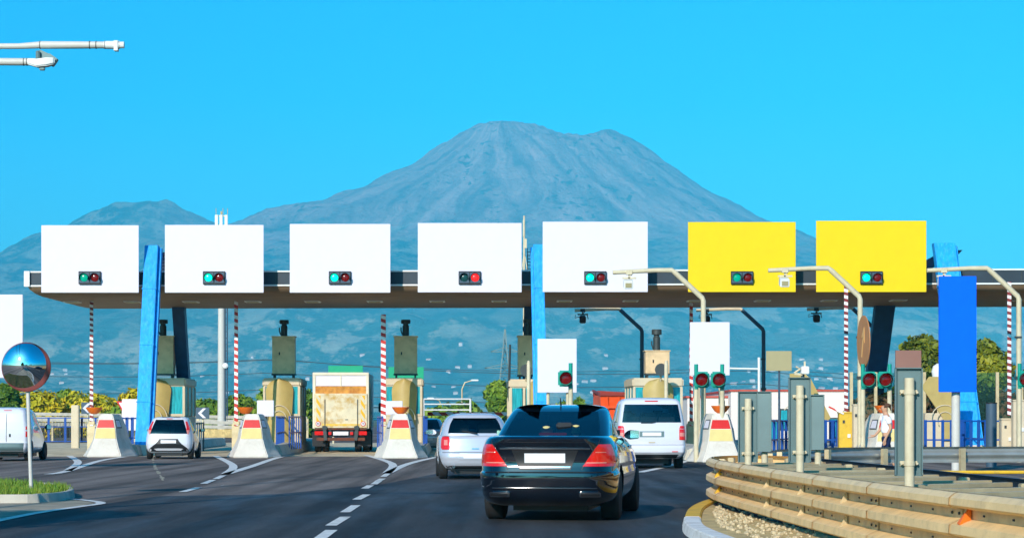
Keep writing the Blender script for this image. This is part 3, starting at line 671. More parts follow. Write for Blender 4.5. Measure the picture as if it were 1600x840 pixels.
# toll booths -----------------------------------------------------------
def booth(px, d, w, lab, top=590, sh=0, L=4.2, lean=0.0, shx=0):
    x = (px-CX)*d/F; H = CH+(655-top)*d/F; t_ = thing('toll_booth', lab, 'booth', (x, d, 0), math.atan(-VX), 'toll booths under the canopy')
    MB().box((0, L/2, .75), (w, L, 1.5)).build('lower_wall', M['booth'], t_, bevel=.03)
    f = MB()
    for sx in (-1, 1):
        for k in range(4): MB().box((sx*(w/2-.05), .05+k*(L-.1)/3, (1.5+H-.35)/2), (.1, .1, H-.35-1.5)).build('corner_post', M['booth'], t_, bevel=.01)
    MB().box((0, .05, 1.55), (w-.2, .1, .1)).build('sill', M['booth'], t_, bevel=.01); MB().box((0, .05, (1.6+H-.35)/2), (.1, .1, H-.35-1.6)).build('mullion', M['booth'], t_, bevel=.01)
    for sx in (-1, 1):
        MB().box((sx*w/4, .06, (1.6+H-.35)/2), (w/2-.15, .03, H-.35-1.6)).build('window', M['curtain'], t_)
        MB().box((sx*(w/2-.05), L/2, (1.5+H-.35)/2), (.03, L-.2, H-.4-1.5)).build('side_window', M['curtain'], t_)
    MB().box((0, L/2, H-.18), (w+.06, L+.06, .36)).build('roof', M['booth'], t_, bevel=.06)
    gl = MB().box((w/2+.02, L*.25, .95), (.03, .05, .02))
    # impact shield standing before the booth
    if sh:
        n = 26; g = MB(); hs_ = H-.02; vs_ = []; fs = []
        for j in range(n+1):
            v = j/n; z = lerp(.35, hs_, v)
            half = sh/2*min(1, (math.sqrt(max(0, 1-((v-.80)/.20)**2)) if v > .80 else 1))*(.80+.25*min(v, .80))
            for i in range(9):
                u = i/8*2-1; vs_.append((shx+half*u+lean*(1-v), -.55+.25*u*u+.28*v, z))
        fs = [(j*9+i, j*9+i+1, (j+1)*9+i+1, (j+1)*9+i) for j in range(n) for i in range(8)]
        g.add(vs_, fs); g.add([(a, b+.05, c) for a, b, c in vs_], [f_[::-1] for f_ in fs])
        so = g.build('shield', M['shield'], t_, smooth=True, fixn=False)
        ar = MB(); zc = .36+hs_*.42
        for rr in (1.0, .62):
            pts = []
            for k in range(15):
                a = pi*k/14; u = cos(a)*rr*.86; z = zc-.3+sin(a)*rr*sh*.52; v = (z-.35)/(hs_-.35)
                pts.append((shx+sh/2*u+lean*(1-v), -.60+.25*u*u+.28*v, z))
            ar.tube(pts, .022, 6)
            if rr == 1.0:
                pass
        ar.build('shield_rib', M['booth'], so)
    return t_, H
def cabinet(px, d, z0, w, h, ch, lab, grp='grey equipment cabinets on the booth roofs'):
    x = (px-CX)*d/F; t_ = thing('equipment_cabinet', lab, 'cabinet', (x, d, z0), math.atan(-VX), grp)
    s_ = MB()
    for sx in (-1, 1):
        for sy in (-1, 1): s_.box((sx*(w/2-.08), sy*.32, .07), (.07, .07, .14))
    s_.box((0, 0, .17), (w+.06, .86, .06)); s_.build('stand', M['dark'], t_)
    bd = MB().box((0, 0, .2+(h-.2)/2), (w, .8, h-.2)).build('body', M['cabinet'], t_, bevel=.012)
    MB().box((0, 0, h+.02), (w+.08, .88, .045)).build('lid', M['cabinet'], t_, bevel=.008)
    MB().box((-w*.18, -.415, .2+(h-.2)*.55), (.05, .03, .12)).build('latch', M['black'], bd)
    MB().box((0, -.402, .2+(h-.2)/2), (w-.12, .012, h-.32)).build('door', M['cabinet'], bd)
    c = MB(); c.lathe([(.14, 0), (.14, ch*.62), (.11, ch*.66), (.11, ch*.74), (.20, ch*.76), (.20, ch*.98), (.17, ch)], (0, 0, h+.04), 20)
    c.tube([(-.14, -.05, h+.1), (-.2, -.05, h+.28), (-.2, -.05, h+.42)], .03, 6); c.build('vent_pipe', M['dark'], t_, smooth=True)
b1, H1 = booth(261, 97, 1.50, 'toll booth beside the left blue pylon', sh=1.25, lean=-.12, shx=-.42); cabinet(255, 98.6, H1, .96, 1.78, .70, 'grey cabinet beside the left blue pylon')
b2, H2 = booth(440, 96.5, 1.55, 'toll booth left of the truck', sh=1.15, shx=-.08); cabinet(444, 98, H2, .96, 1.75, .70, 'grey cabinet on the booth left of the truck')
b3, H3 = booth(630, 96, 1.60, 'toll booth just right of the truck', sh=1.05, shx=.05); cabinet(634, 97.5, H3, .96, 1.75, .70, 'grey cabinet above the nose right of the truck')
b4, H4 = booth(819, 95, 1.20, 'toll booth half hidden by the centre blue pylon', top=592, sh=.6, shx=.45); cabinet(825, 96.5, H4, .85, 1.8, .70, 'grey cabinet half hidden by the centre blue pylon')
b5, H5 = booth(1028, 90, 1.95, 'toll booth behind the white van', top=590, sh=1.2, shx=.0); cabinet(1026, 91.5, H5, .95, 1.07, .84, 'small squat grey cabinet above the white van')
for px, d, w, h0, lab, fl in ((1262, 80, 1.25, 583, 'tan slanted impact shield behind the middle grey panel', 1), (1468, 84, 1.15, 588, 'tan slanted impact shield left of the tall blue sign', -1)):
    x = (px-CX)*d/F; H = CH+(655-h0)*d/F; t_ = thing('impact_shield', lab, 'shield', (x, d, 0), 0, 'free-standing tan shields')
    Z_ = lambda y: CH+(655-y)*d/F
    P = [(-.62, .3), (-.1, .3), (.80, Z_(652)), (.12, Z_(592)), (-.1, H), (-.62, H)] if fl > 0 else [(.15, .6), (.75, .6), (.75, H), (-.38, H), (-.65, Z_(604)), (.12, Z_(652))]
    MB().prism(P, 0, .07).build('plate', M['shield'], t_, bevel=.01)
    r_ = MB()
    for rr in (.95, .55): r_.tube([(.2+(-.62 if fl > 0 else 0)+fl*rr*.52*sin(pi*(k/10-.3)), -.02, 1.3+rr*.62*cos(pi*(k/10-.3)*.9)) for k in range(11)], .02, 6)
    r_.build('rib', M['booth'], t_); MB().box((0, .5, .8), (1.0, .8, 1.6)).build('block', M['booth'], t_, bevel=.03)

# overhead camera gantries ---------------------------------------------
def gantry(px, d, lab, front=True, z=6.2, cam_x=-2.42, white=True):
    x = (px-CX)*d/F; t_ = thing('camera_gantry', lab, 'gantry', (x, d, 0), 0, 'bent pole gantries over the lanes')
    mA = M['pole'] if front else M['darkpole']; mB_ = M['pole']  # rear columns: the canopy's shade is put into a dark colour
    MB().tube([(0, 0, 0), (0, 0, 5.22), (-.04, 0, 5.32), (-.95, 0, 6.16)], .085, 14).build('column', mA, t_, smooth=True)
    MB().tube([(-.95, 0, 6.16), (-1.03, 0, 6.215), (-1.6, 0, 6.21), (-2.95, 0, 6.14)], [.08, .08, .075, .07], 14).build('arm', mB_, t_, smooth=True)
    b = MB(); b.box((0, 0, .02), (.42, .42, .04)); b.box((0, 0, 2.7), (.21, .21, .1)); b.box((-.02, 0, 4.0), (.2, .2, .06)); b.build('bracket', M['dark'], t_)
    c = thing('lane_camera', lab.replace('gantry', 'arm').replace('bent', 'camera hanging from the bent'), 'camera', (x+cam_x, d, 6.16), 0, 'lane cameras hanging from the gantries')
    m1 = M['dark']; br = MB(); br.bar((0, 0, -.06), (0, 0, -.22), .05, .05); br.bar((-.22, 0, -.2), (.24, 0, -.2), .05, .06); br.bar((.16, -.02, -.0), (-.02, 0, -.22), .03, .03); br.box((0, 0, -.02), (.2, .2, .14)); br.build('hanger', m1 if not white else M['pole'], c)
    if white:
        MB().box((-.03, -.1, -.40), (.30, .42, .26), rx=R(12)).build('housing', M['trim'], c, bevel=.02); MB().box((-.03, -.305, -.45), (.2, .03, .14), rx=R(12)).build('lens', M['tan'], c)
    else:
        MB().box((0, -.1, -.42), (.28, .36, .30), rx=R(12)).build('housing', M['black'], c, bevel=.03)
        k = MB(); k.tube([(-.3, 0, -.22), (-.34, 0, -.35), (-.1, 0, -.3)], .02, 6); k.tube([(.2, 0, -.2), (.24, 0, -.4)], .02, 6); k.build('cable', M['black'], c)
gantry(1099, 75, 'beige bent gantry reaching over the fifth white sign')
gantry(1344, 74, 'beige bent gantry beside the round orange sign')
gantry(1592, 74, 'beige bent gantry by the right edge')
gantry(1003, 101, 'dark bent gantry beside the squat cabinet', False, cam_x=-2.6, white=False)
gantry(1193, 101, 'dark bent gantry left of the tan board', False, cam_x=-2.5, white=False)
gantry(1367, 100, 'dark bent gantry right of the round orange sign', False, cam_x=-2.55, white=False)

# signal heads on posts -----------------------------------------------
def signal(px, py, d, lab, side=1, post=None):
    p = at(px, py, d); t_ = thing('traffic_light', lab, 'traffic light', (p.x, d, 0), 0, 'single red signal heads on posts'); z = p.z
    ps = post if post is not None else side*.16
    MB().tube([(ps, .12, 0), (ps, .12, z-.2)], .075, 12).build('post', M['pole'], t_, smooth=True)
    MB().tube([(ps, .10, z-.3), (ps, .10, z+.5)], .065, 12).build('mount', M['teal'], t_, smooth=True)
    hb = MB().box((-.02*side, 0, z), (.46, .14, .52)).build('housing', M['teal'], t_, bevel=.05)
    n = 24; v = MB(); vs_ = []
    for k in range(n):
        a = 2*pi*k/n; vs_.append((cos(a)*.205, -.07, z+sin(a)*.215))
    for k in range(n):
        a = 2*pi*k/n; ext = .16+.14*max(0, sin(a)+.4); vs_.append((cos(a)*.205, -.07-ext, z+sin(a)*.215))
    v.add(vs_, [(i, (i+1) % n, (i+1) % n+n, i+n) for i in range(n)]); v.build('visor', M['black'], hb, smooth=True, fixn=False)
    MB().lathe([(.19, 0), (.17, .03), (.1, .05), (.01, .06)], (0, -.075, z), 20, Matrix.Rotation(R(90), 4, 'X')).build('lens', M['reddim'], hb, smooth=True)
signal(884, 591, 74, 'signal head at the corner of the middle white board', 1)
signal(1096, 593, 73.4, 'left one of the two signal heads under the white board right of the van', -1)
signal(1123, 593, 73.4, 'right one of the two signal heads under the white board right of the van', 1, .12)
signal(1357, 593, 72.5, 'left one of the pair of signal heads below the round sign', -1)
signal(1383, 593, 72.5, 'right one of the pair of signal heads below the round sign', 1)
signal(1602, 592, 73, 'signal head cut by the right edge of the picture', -1)

def board(x0, y0, x1, y1, d, m, lab, posts=(0,), thick=.06, name='sign_board', cat='sign', pm='pole', pr=.055, grp=None, frame=True):
    a = at(x0, y0, d); b = at(x1, y1, d); w = b.x-a.x; h = a.z-b.z; t_ = thing(name, lab, cat, ((a.x+b.x)/2, d, 0), 0, grp)
    MB().box((0, 0, (a.z+b.z)/2), (w, thick, h)).build('panel', M[m], t_, bevel=.01)
    if frame: 
        f = MB()
        for zz in (b.z+.15*h, a.z-.15*h): f.box((0, thick/2+.02, zz), (w*.94, .035, .06))
        f.build('rear_rail', M['steel'], t_)
    for p in posts: MB().tube([(p, thick/2+.04+pr, 0), (p, thick/2+.04+pr, a.z-.1*h)], pr, 12).build('post', M[pm], t_, smooth=True)
    return t_
board(840, 529, 901, 613, 76, 'white', 'blank white board in front of the centre blue pylon', (-.3, .35))
board(1078, 503, 1140, 586, 74.4, 'white', 'blank white board above the two signal heads right of the van', (-.35, .35))
board(1467, 431.5, 1525, 612, 58, 'bluesign', 'tall blank bright blue board on a pale post', (0,), .12, pm='polew', pr=.11)
board(-90, 460, 36, 590, 62, 'white', 'large blank white board cut by the left edge', (-.8,), .08, pm='steelb')
board(1197, 548, 1237, 579, 72, 'tan', 'small tan board on a thin dark pole', (.02,), .04, pm='darkpole', pr=.035)
board(402, 625, 428, 650, 84, 'white', 'small white framed box beside the nose left of the truck', (.0,), .16, name='notice_box', cat='sign box')
board(603, 626, 629, 647, 84, 'white', 'small white box behind the bowl just right of the truck', (.1,), .16, name='notice_box', cat='sign box')
board(192, 623, 224, 672, 99, 'white', 'white cabinet behind the leftmost blue pylon', (.0,), .5, name='service_cabinet', cat='cabinet', frame=False)
board(513, 571, 567, 600, 130, 'green', 'green road sign showing above the truck', (-.7, .7), .08, grp=None)
board(607, 573, 662, 592, 128, 'green', 'green road sign behind the cabinet just right of the truck', (-.7, .7), .08)
# arrow chevrons
def chevron(px0, py0, px1, py1, d, lab):
    t_ = board(px0, py0, px1, py1, d, 'darkpole', lab, (.0,), .05, name='chevron_sign', frame=False)
    a = at(px0, py0, d); b = at(px1, py1, d); h = a.z-b.z; z = (a.z+b.z)/2; u = h*.42
    MB().prism([(-u*.95, z), (u*.1, z+u), (u*.75, z+u), (-.25*u, z), (u*.75, z-u), (u*.1, z-u)], -.04, -.028).build('arrow', M['white'], t_)
chevron(306, 636, 327, 654, 125, 'black board with a white arrow pointing left, right of the hatchback'); chevron(127, 628, 146, 646, 140, 'black board with a white left arrow partly behind the leftmost nose')
# give way triangle
p = at(191, 633, 118); t_ = thing('give_way_sign', 'small inverted red and white triangle sign left of the blue pylon', 'sign', (p.x, 118, 0))
MB().prism([(-.3, p.z+.22), (.3, p.z+.22), (0, p.z-.3)], -.03, 0).build('panel', M['red'], t_); MB().prism([(-.18, p.z+.15), (.18, p.z+.15), (0, p.z-.15)], -.04, -.031).build('panel_centre', M['white'], t_)
MB().tube([(0, .05, 0), (0, .05, p.z+.2)], .035, 8).build('post', M['steel'], t_)
# round orange sign with arrow
p = at(1350, 534, 73.0); t_ = thing('round_sign', 'round faded orange sign with a pale arrow, turned nearly edge on', 'sign', (p.x, 73.0, p.z), R(-85))
dsc = MB().lathe([(.84, 0), (.84, .03)], (0, 0, 0), 40, Matrix.Rotation(R(90), 4, 'X')).build('disc', mat('faded_orange', (.50, .22, .08), .6, var=.08), t_)
MB().prism([(-.06, -.5), (.06, -.5), (.06, .15), (.25, .05), (.0, .5), (-.25, .05), (-.06, .15)], -.045, -.034, Matrix.Rotation(R(20), 4, 'Y')).build('arrow', mat('pale_arrow', (.75, .42, .15), .6), t_)
MB().box((0, .06, 0), (.3, .12, .1)).build('clamp', M['dark'], t_)

# striped booms, raised
def boom(px, d, top, lab, m='stripes2', w=.16, zb=1.1, box='steel'):
    x = (px-CX)*d/F; zt = CH+(655-top)*d/F; t_ = thing('barrier_boom', lab, 'barrier', (x, d, 0), 0, 'raised striped barrier booms')
    MB().box((0, 0, (zb+zt)/2), (w, .06, zt-zb)).build('arm', M[m], t_, bevel=.01)
    MB().box((.0, .18, .6), (.36, .36, 1.2)).build('cabinet', M[box], t_, bevel=.03)
    MB().box((0, .06, 1.22), (.26, .2, .16)).build('hinge', M['steel'], t_, bevel=.02)
boom(143, 93, 470, 'leftmost raised boom with thin dark and white bands', 'bstripes', .14)
boom(369, 93, 470, 'raised red and white boom right of the tall white mast', 'stripes2', .15)
boom(599, 93, 491, 'raised red and white boom above the right side of the truck', 'stripes2', .20)
boom(1080, 94, 470, 'raised red and white boom at the edge of the white board right of the van', 'stripes2', .14)
boom(1322, 78, 440, 'raised boom over the yellow machine', 'bstripes', .13, zb=1.5, box='ymachine')
boom(1577, 78, 440, 'raised boom by the right edge over a tan machine', 'bstripes', .13, zb=1.5, box='ymachine')
for px, d, w, y0, m, lab in ((1323, 77, .50, 645, 'ymachine', 'yellow ticket machine under the raised boom'), (1340, 76.5, .26, 633, 'booth', 'narrow tan cabinet beside the yellow ticket machine'), (1575, 77, .42, 655, 'booth', 'tan ticket machine near the right edge'), (1594, 76.5, .44, 626, 'booth', 'tall pale cabinet at the right edge')):
    x = (px-CX)*d/F; h = CH+(655-y0)*d/F; t_ = thing('ticket_machine', lab, 'machine', (x, d, 0))
    MB().box((0, .2, h/2), (w, .4, h)).build('body', M[m], t_, bevel=.02); MB().box((0, .2, h+.02), (w+.04, .44, .05)).build('lid', M[m], t_, bevel=.01)
    MB().box((w*.15, -.02, h*.52), (.1, .04, .12)).build('button_box', M['trim'], t_); MB().box((-w*.2, -.01, h*.82), (.07, .02, .1)).build('slot', M['dark'], t_)
# stub of a folded boom
a = at(1295, 635, 77); b = at(1318, 646, 77); tag(MB().bar(a, b, .08, .05).build('folded_boom', M['boom']), 'short dark red banded boom stub left of the yellow machine', 'barrier')
# horizontal boom in the exit gap and pipes above it
t_ = thing('barrier_boom', 'horizontal red and white boom closing the gap behind the silver hatchback', 'barrier', (at(668, 646, 104).x, 104, 0))
a = at(668, 646, 104); b = at(800, 646, 104); L_ = b.x-a.x
MB().box((L_/2, 0, a.z), (L_, .06, .16)).build('arm', M['boom'], t_); MB().box((0, .15, .6), (.4, .4, 1.25)).build('cabinet', M['ymachine'], t_)
t_ = thing('pipe_gantry', 'thin white pipe frame behind the horizontal boom', 'gantry', (at(662, 655, 112).x, 112, 0))
for y in (623, 631, 640):
    a = at(662, y, 112); b = at(735, y, 112); MB().tube([(0, 0, a.z), (b.x-a.x, 0, b.z)], .035, 8).build('pipe', M['trim'], t_)
for e in (0, b.x-a.x): MB().tube([(e, 0, 0), (e, 0, CH+32*112/F)], .05, 8).build('post', M['trim'], t_)

# tall white mast with antenna
x = (346-CX)*150/F; t_ = thing('antenna_mast', 'tall white antenna mast rising behind the second white sign', 'mast', (x, 150, 0))
MB().tube([(0, 0, 0), (0, 0, 13.2)], [.26, .2], 16).build('shaft', M['polew'], t_, smooth=True)
mb = MB(); mb.tube([(.38, 0, 1), (.38, 0, 13)], .05, 6); mb.tube([(.26, -.05, 1), (.26, -.05, 13)], .045, 6)
for k in range(28): mb.box((.3, -.04, 1.2+k*.42), (.24, .05, .05))
mb.build('cable_ladder', M['darkpole'], t_)
mb = MB()
for dx in (-.3, 0, .33): mb.box((dx, -.15, 14.0), (.2, .14, 1.3))
mb.build('antenna_panel', M['trim'], t_, bevel=.02)
mb = MB(); mb.tube([(0, 0, 13), (0, 0, 14.9)], .06, 8)
for zz in (13.4, 14.0, 14.6): mb.box((.02, -.05, zz), (.8, .05, .06))
for dx in (-.35, .1, .4): mb.tube([(dx, 0, 14.7), (dx, 0, 15.1)], .02, 5)
mb.build('antenna_frame', M['steel'], t_)
MB().lathe([(.18, 0), (.18, .05), (.1, .1)], (.28, -.2, CH+(655-571)*150/F), 20, Matrix.Rotation(R(90), 4, 'X')).build('dish', M['trim'], t_)
# mast with gold fittings behind the centre
x = (819-CX)*125/F; t_ = thing('thin_mast', 'thin beige mast beside the centre pylon above the canopy', 'mast', (x, 125, 0)); zt = CH+(655-337)*125/F
MB().tube([(0, 0, 0), (0, 0, zt)], [.09, .05], 8).build('shaft', M['pole'], t_, smooth=True)
mb = MB(); mb.box((.06, 0, zt-1.5), (.16, .1, .5)); mb.box((-.04, 0, zt-.7), (.06, .1, .9)); mb.bar((-.35, 0, zt-4.6), (.05, 0, zt-1.6), .04, .04); mb.bar((.4, 0, zt-4.5), (.05, 0, zt-2.2), .04, .04); mb.build('fitting', M['pole'], t_)
# lattice tower
def lattice(px, d, top, wb_, lab):
    x = (px-CX)*d/F; H = CH+(655-top)*d/F; t_ = thing('lattice_tower', lab, 'pylon', (x, d, 0)); f = MB(); n = 11
    P = lambda k, i: Vector(((-1, 1, 1, -1)[i]*wb_/2*(1-k/n)**1.25+(-1, 1, 1, -1)[i]*.05, (-1, -1, 1, 1)[i]*wb_/2*(1-k/n)**1.25, H*k/n))
    for k in range(n):
        for i in range(4):
            f.bar(P(k, i), P(k+1, i), .12, .12); f.bar(P(k, i), P(k+1, (i+1) % 4), .07, .07); f.bar(P(k+1, i), P(k+1, (i+1) % 4), .06, .06)
    f.build('frame', M['steelb'], t_); 
    for z, l in ((H*.78, 1.6), (H*.62, 2.3), (H*.45, 2.0)):
        a = MB(); a.bar((0, 0, z+.5), (l, 0, z), .09, .09); a.bar((0, 0, z+.5), (-l, 0, z), .09, .09); a.bar((-l, 0, z), (l, 0, z), .09, .09); a.build('crossarm', M['steelb'], t_)
lattice(789, 260, 514, 2.6, 'teal looking lattice power tower left of the centre pylon'); 
tag(MB().tube([at(794, 655, 180)*1.0, at(797, 538, 180)], [.14, .1], 6).build('utility_pole', M['dark']), 'dark leaning wooden pole right of the lattice tower', 'pole')
# power lines
for i, (ya, yb, d) in enumerate(((549, 585, 255), (571, 604, 255), (597, 630, 255), (556, 575, 300))):
    pts = []
    a = at(-300, ya-6, d); b = at(1900, yb+10, d)
    for k in range(41):
        u = k/40; p = a.lerp(b, u); p.z -= 1.0*4*((u*3 % 1)*(1-(u*3 % 1))); pts.append(p)
    tag(MB().tube(pts, .035, 5).build('power_line', M['dark'], fixn=False), ('topmost', 'second highest', 'lowest', 'faintest and farthest')[i]+' power line crossing behind the toll booths', 'cable', 'power lines behind the plaza')
# street lamps far
for px, top, d, s_, lab in ((722, 594, 210, 1, 'distant curved street lamp left of the lattice tower'), (690, 622, 240, -1, 'smaller distant street lamp above the silver hatchback'), (1505, 640, 230, 1, 'distant street lamp behind the tall blue board')):
    x = (px-CX)*d/F; H = CH+(655-top)*d/F; t_ = thing('street_lamp', lab, 'street lamp', (x, d, 0))
    MB().tube([(0, 0, 0), (0, 0, H-.8), (s_*.25, 0, H-.2), (s_*.9, 0, H), ], [.09, .07, .05, .05], 8).build('pole', M['steel'], t_, smooth=True)
    MB().box((s_*1.15, 0, H+.02), (.7, .25, .14)).build('lamp_head', M['trim'], t_, bevel=.04)
x = (1186-CX)*120/F
t_ = thing('pipe_gantry', 'thin white T-shaped pipe frame left of the tan board', 'gantry', (x, 120, 0)); z1 = CH+97*120/F
MB().tube([(0, 0, 0), (0, 0, z1)], .07, 8).build('post', M['trim'], t_); MB().tube([(-1.6, 0, CH+80*120/F), (.05, 0, CH+79*120/F)], .05, 8).build('pipe', M['trim'], t_)
# CCTV on the middle panel line
p = at(1255, 578, 78); t_ = thing('surveillance_camera', 'white surveillance camera box above the middle grey panel', 'camera', (p.x, 78, 0))
MB().tube([(0, .1, 0), (0, .1, p.z-.1)], .06, 10).build('post', M['darkpole'], t_); MB().box((.05, 0, p.z), (.26, .4, .26)).build('housing', M['trim'], t_, bevel=.02)
mb = MB(); mb.tube([(-.3, 0, p.z-.1), (-.1, 0, p.z+.05), (-.25, 0, p.z+.12)], .04, 8); mb.bar((-.3, 0, p.z-.12), (0, 0, p.z-.15), .07, .07); mb.box((.05, 0, p.z+.2), (.06, .06, .2)); mb.build('bracket', M['pole'], t_)
# thin poles near booths
for px, y0, d, lab in ((1041, 563, 80, 'slim yellow beige post above the white van'), (826, 563, 82, 'slim yellow beige post before the centre booth')):
    x = (px-CX)*d/F; tag(MB().tube([(x, d, 0), (x, d, CH+(655-y0)*d/F-.1), (x, d, CH+(655-y0)*d/F)], [.07, .07, .04], 10).build('slim_post', M['pole'], smooth=True), lab, 'post')
# loudspeakers on booth posts
for px, py, d, lab in ((1033, 577, 88.5, 'grey round floodlight beside the squat cabinet'), (822, 578, 92, 'grey round floodlight beside the centre pylon')):
    p = at(px, py, d); t_ = thing('floodlight', lab, 'lamp', p); MB().lathe([(.24, 0), (.22, .08), (.12, .2), (.1, .3)], (0, 0, 0), 20, Matrix.Rotation(R(-90), 4, 'X')).build('reflector', M['dark'], t_, smooth=True)
    MB().tube([(0, .25, 0), (0, .3, -.45)], .04, 8).build('bracket', M['steel'], t_)

# railings -------------------------------------------------------------
def railing(a, b, h, lab, n, m='railblue', rails=(.12, .98), pw=.09, base=0, infill=0, top=True, grp=None):
    a = Vector(a); b = Vector(b); t_ = thing('railing', lab, 'railing', (a.x, a.y, base), 0, grp); v = Vector((b.x-a.x, b.y-a.y, 0))
    for k in range(n+1): p = v*k/n; MB().box((p.x, p.y, h/2), (pw, .035, h)).build('bar', M[m], t_, bevel=.006)
    for r_ in rails: MB().bar((0, 0, h*r_), v+Vector((0, 0, h*r_)), .05, .052).build('rail', M[m], t_)
    if infill:
        mb = MB()
        for k in range(infill): p = v*(k+.5)/infill; mb.box((p.x, p.y, h*.45), (.03, .02, h*.75))
        mb.build('infill', M['dark'], t_)
for a in (((at(50,655,138)), at(128,655,138), 1.5, 'blue railing with thin dark infill bars between the white van and the leftmost nose', 3, 'railblue', (.04, .62, .97), .14, 0, 34),
          ((at(128,655,138)), at(236,655,136), 1.5, 'blue railing behind the leftmost nose', 5, 'railblue', (.04, .62, .97), .12, 0, 40),
          (at(190,655,89), at(240,655,90), 1.45, 'row of bright blue bars left of the white hatchback', 6, 'railblue', (.45, .97), .12, 0, 0),
          (at(432,655,87), at(447,655,98), 1.30, 'dense blue bars behind the nose left of the truck', 8, 'railblue', (.5, .97), .05, .2, 0),
          (at(452,655,89), at(470,655,93), 1.30, 'blue bars touching the truck on its left side', 5, 'railblue', (.5, .97), .045, .2, 0),
          (at(590,655,92), at(598,655,89), 1.3, 'blue bars squeezed between the truck and the nose right of it', 3, 'railblue', (.5, .97), .05, .2, 0),
          (at(662,655,88), at(667,655,94), 1.3, 'blue bars right of the nose just right of the truck', 3, 'railblue', (.5, .97), .05, .2, 0),
          (at(305,655,94), at(318,655,99), 1.25, 'dark bars just right of the white hatchback', 4, 'darkpole', (.97,), .06, 0, 0),
          (at(1196,655,76), at(1240,655,84), 1.35, 'blue railing between the left and middle grey panels', 7, 'railblue', (.5, .97), .1, 0, 0),
          (at(1268,655,78), at(1312,655,78), 1.35, 'blue railing left of the yellow ticket machine', 4, 'railblue', (.5, .97), .1, 0, 0),
          (at(1298,655,82), at(1314,655,80), 1.35, 'short blue railing piece against the yellow ticket machine', 3, 'railblue', (.5, .97), .1, 0, 0),
          (at(1446,655,78), at(1500,655,78), 1.35, 'blue railing left of the post of the tall blue board', 4, 'railblue', (.5, .97), .1, 0, 0),
          (at(1505,655,79), at(1566,655,78), 1.35, 'blue railing right of the post of the tall blue board', 5, 'railblue', (.5, .97), .1, 0, 0),
          (at(1476,655,88), at(1540,655,82), 1.35, 'second blue railing further back behind the tall blue board', 6, 'railblue', (.5, .97), .1, 0, 0)):
    railing(a[0], a[1], a[2], a[3], a[4], a[5], a[6], a[7], a[8], a[9], grp='blue railings of the toll islands' if 'dark bars' not in a[3] else None)
# tan post and its mate near the left fence
x = (118-CX)*110/F; tag(MB().box((x, 110, .85), (.36, .36, 2.4)).build('concrete_post', M['booth'], bevel=.03), 'square tan post left of the leftmost nose', 'post')
# dark cylinder by the blue board
p = (1549-CX)*66/F; t_ = thing('bollard', 'tall dark cylinder right of the tall blue board', 'bollard', (p, 66, 0)); zt = CH+25*66/F
MB().tube([(0, 0, 0), (0, 0, zt)], .155, 20).build('tube', M['darkpole'], t_, smooth=True); MB().tube([(0, 0, zt), (0, 0, zt+.03)], .165, 20).build('cap', M['black'], t_, smooth=True)
# far long guard rails left
for i, (x0, x1, y, d, lab) in enumerate(((-260, 480, 641, 150, 'upper long pale guard rail behind the left booths'), (-260, 480, 650, 142, 'lower long pale guard rail behind the left booths'))):
    a = at(x0, y, d); b = at(x1, y+12, d); t_ = thing('guard_rail', lab, 'guard rail', (a.x, d, 0), 0, 'long pale rails behind the left booths'); L_ = b.x-a.x
    for dz in (0, -.26): MB().bar((0, 0, a.z+dz), (L_, 0, b.z+dz), .2, .08, (0, 1, 0)).build('beam', M['kerb'], t_)
    for k in range(14): MB().box((L_*k/13, .08, .7), (.14, .14, 1.4)).build('post', M['steel'], t_)
tag(MB().box((at(340,655,136).x, 136, .55), (7, .3, .5)).build('earth_bank', M['gravel']), 'low ochre bank below the pale rails', 'bank')
# white buildings right
def building(x0, x1, top, d, dep, lab, wn, step=None):
    a = at(x0, top, d); b = at(x1, top, d); t_ = thing('warehouse', lab, 'building', ((a.x+b.x)/2, d, 0)); w = b.x-a.x; H = a.z
    MB().box((0, dep/2, H/2), (w, dep, H)).build('wall', M['wall'], t_); MB().box((0, dep/2, H+.06), (w+.2, dep+.2, .12)).build('roof_edge', M['redtrim'], t_)
    for px, py0, py1, wp in wn:
        p = at(px, (py0+py1)/2, d); fr = MB().box((p.x-t_.location.x, -.02, p.z), (wp*d/F, .06, (py1-py0)*d/F)).build('window', M['dark'], t_); MB().box((p.x-t_.location.x, -.056, p.z), (wp*d/F*.8, .02, (py1-py0)*d/F*.85)).build('pane', M['curtain'], fr)
building(1142, 1322, 611, 150, 20, 'long pale warehouse with thin red roof edge behind the grey panels', [(1208, 655, 690, 18), (1225, 638, 672, 12), (1302, 652, 685, 14)])
building(1074, 1141, 621, 152, 18, 'lower stepped part of the pale warehouse right of the van', [(1128, 625, 650, 9)])
for px, d, wpx, hpx, lab in ((1300, 600, 14, 14, 'tiny pale'), ):
    pass
# noise screens
t_ = thing('noise_screen', 'row of tall tinted glass noise screens at the right', 'screen wall', (at(1330, 655, 91).x, 91, 0)); zt = CH+(655-581)*91/F; n = 9; st = 38*91/F
for k in range(n):
    MB().box((k*st, 0, zt/2), (.12, .14, zt)).build('post', M['steel'], t_)
    MB().box((k*st+st/2, 0, zt/2+.1), (st-.14, .03, zt-.25)).build('pane', M['clearglass'], t_)
t_2 = thing('white_tank', 'small rounded white tank behind the tan shield left of the blue board', 'tank', (at(1466, 582, 88).x, 88, 0))
MB().tube([(0, 0, 0), (0, 0, 2.0)], .05, 6).build('post', M['steel'], t_2); MB().lathe([(.05, 0), (.22, .05), (.26, .3), (.2, .5), (.05, .6)], (0, 0, 2.9), 16).build('tank', M['trim'], t_2, smooth=True)
MB().tube([(0, 0, 2.0), (0, 0, 2.95)], .05, 6).build('post', M['steel'], t_2)
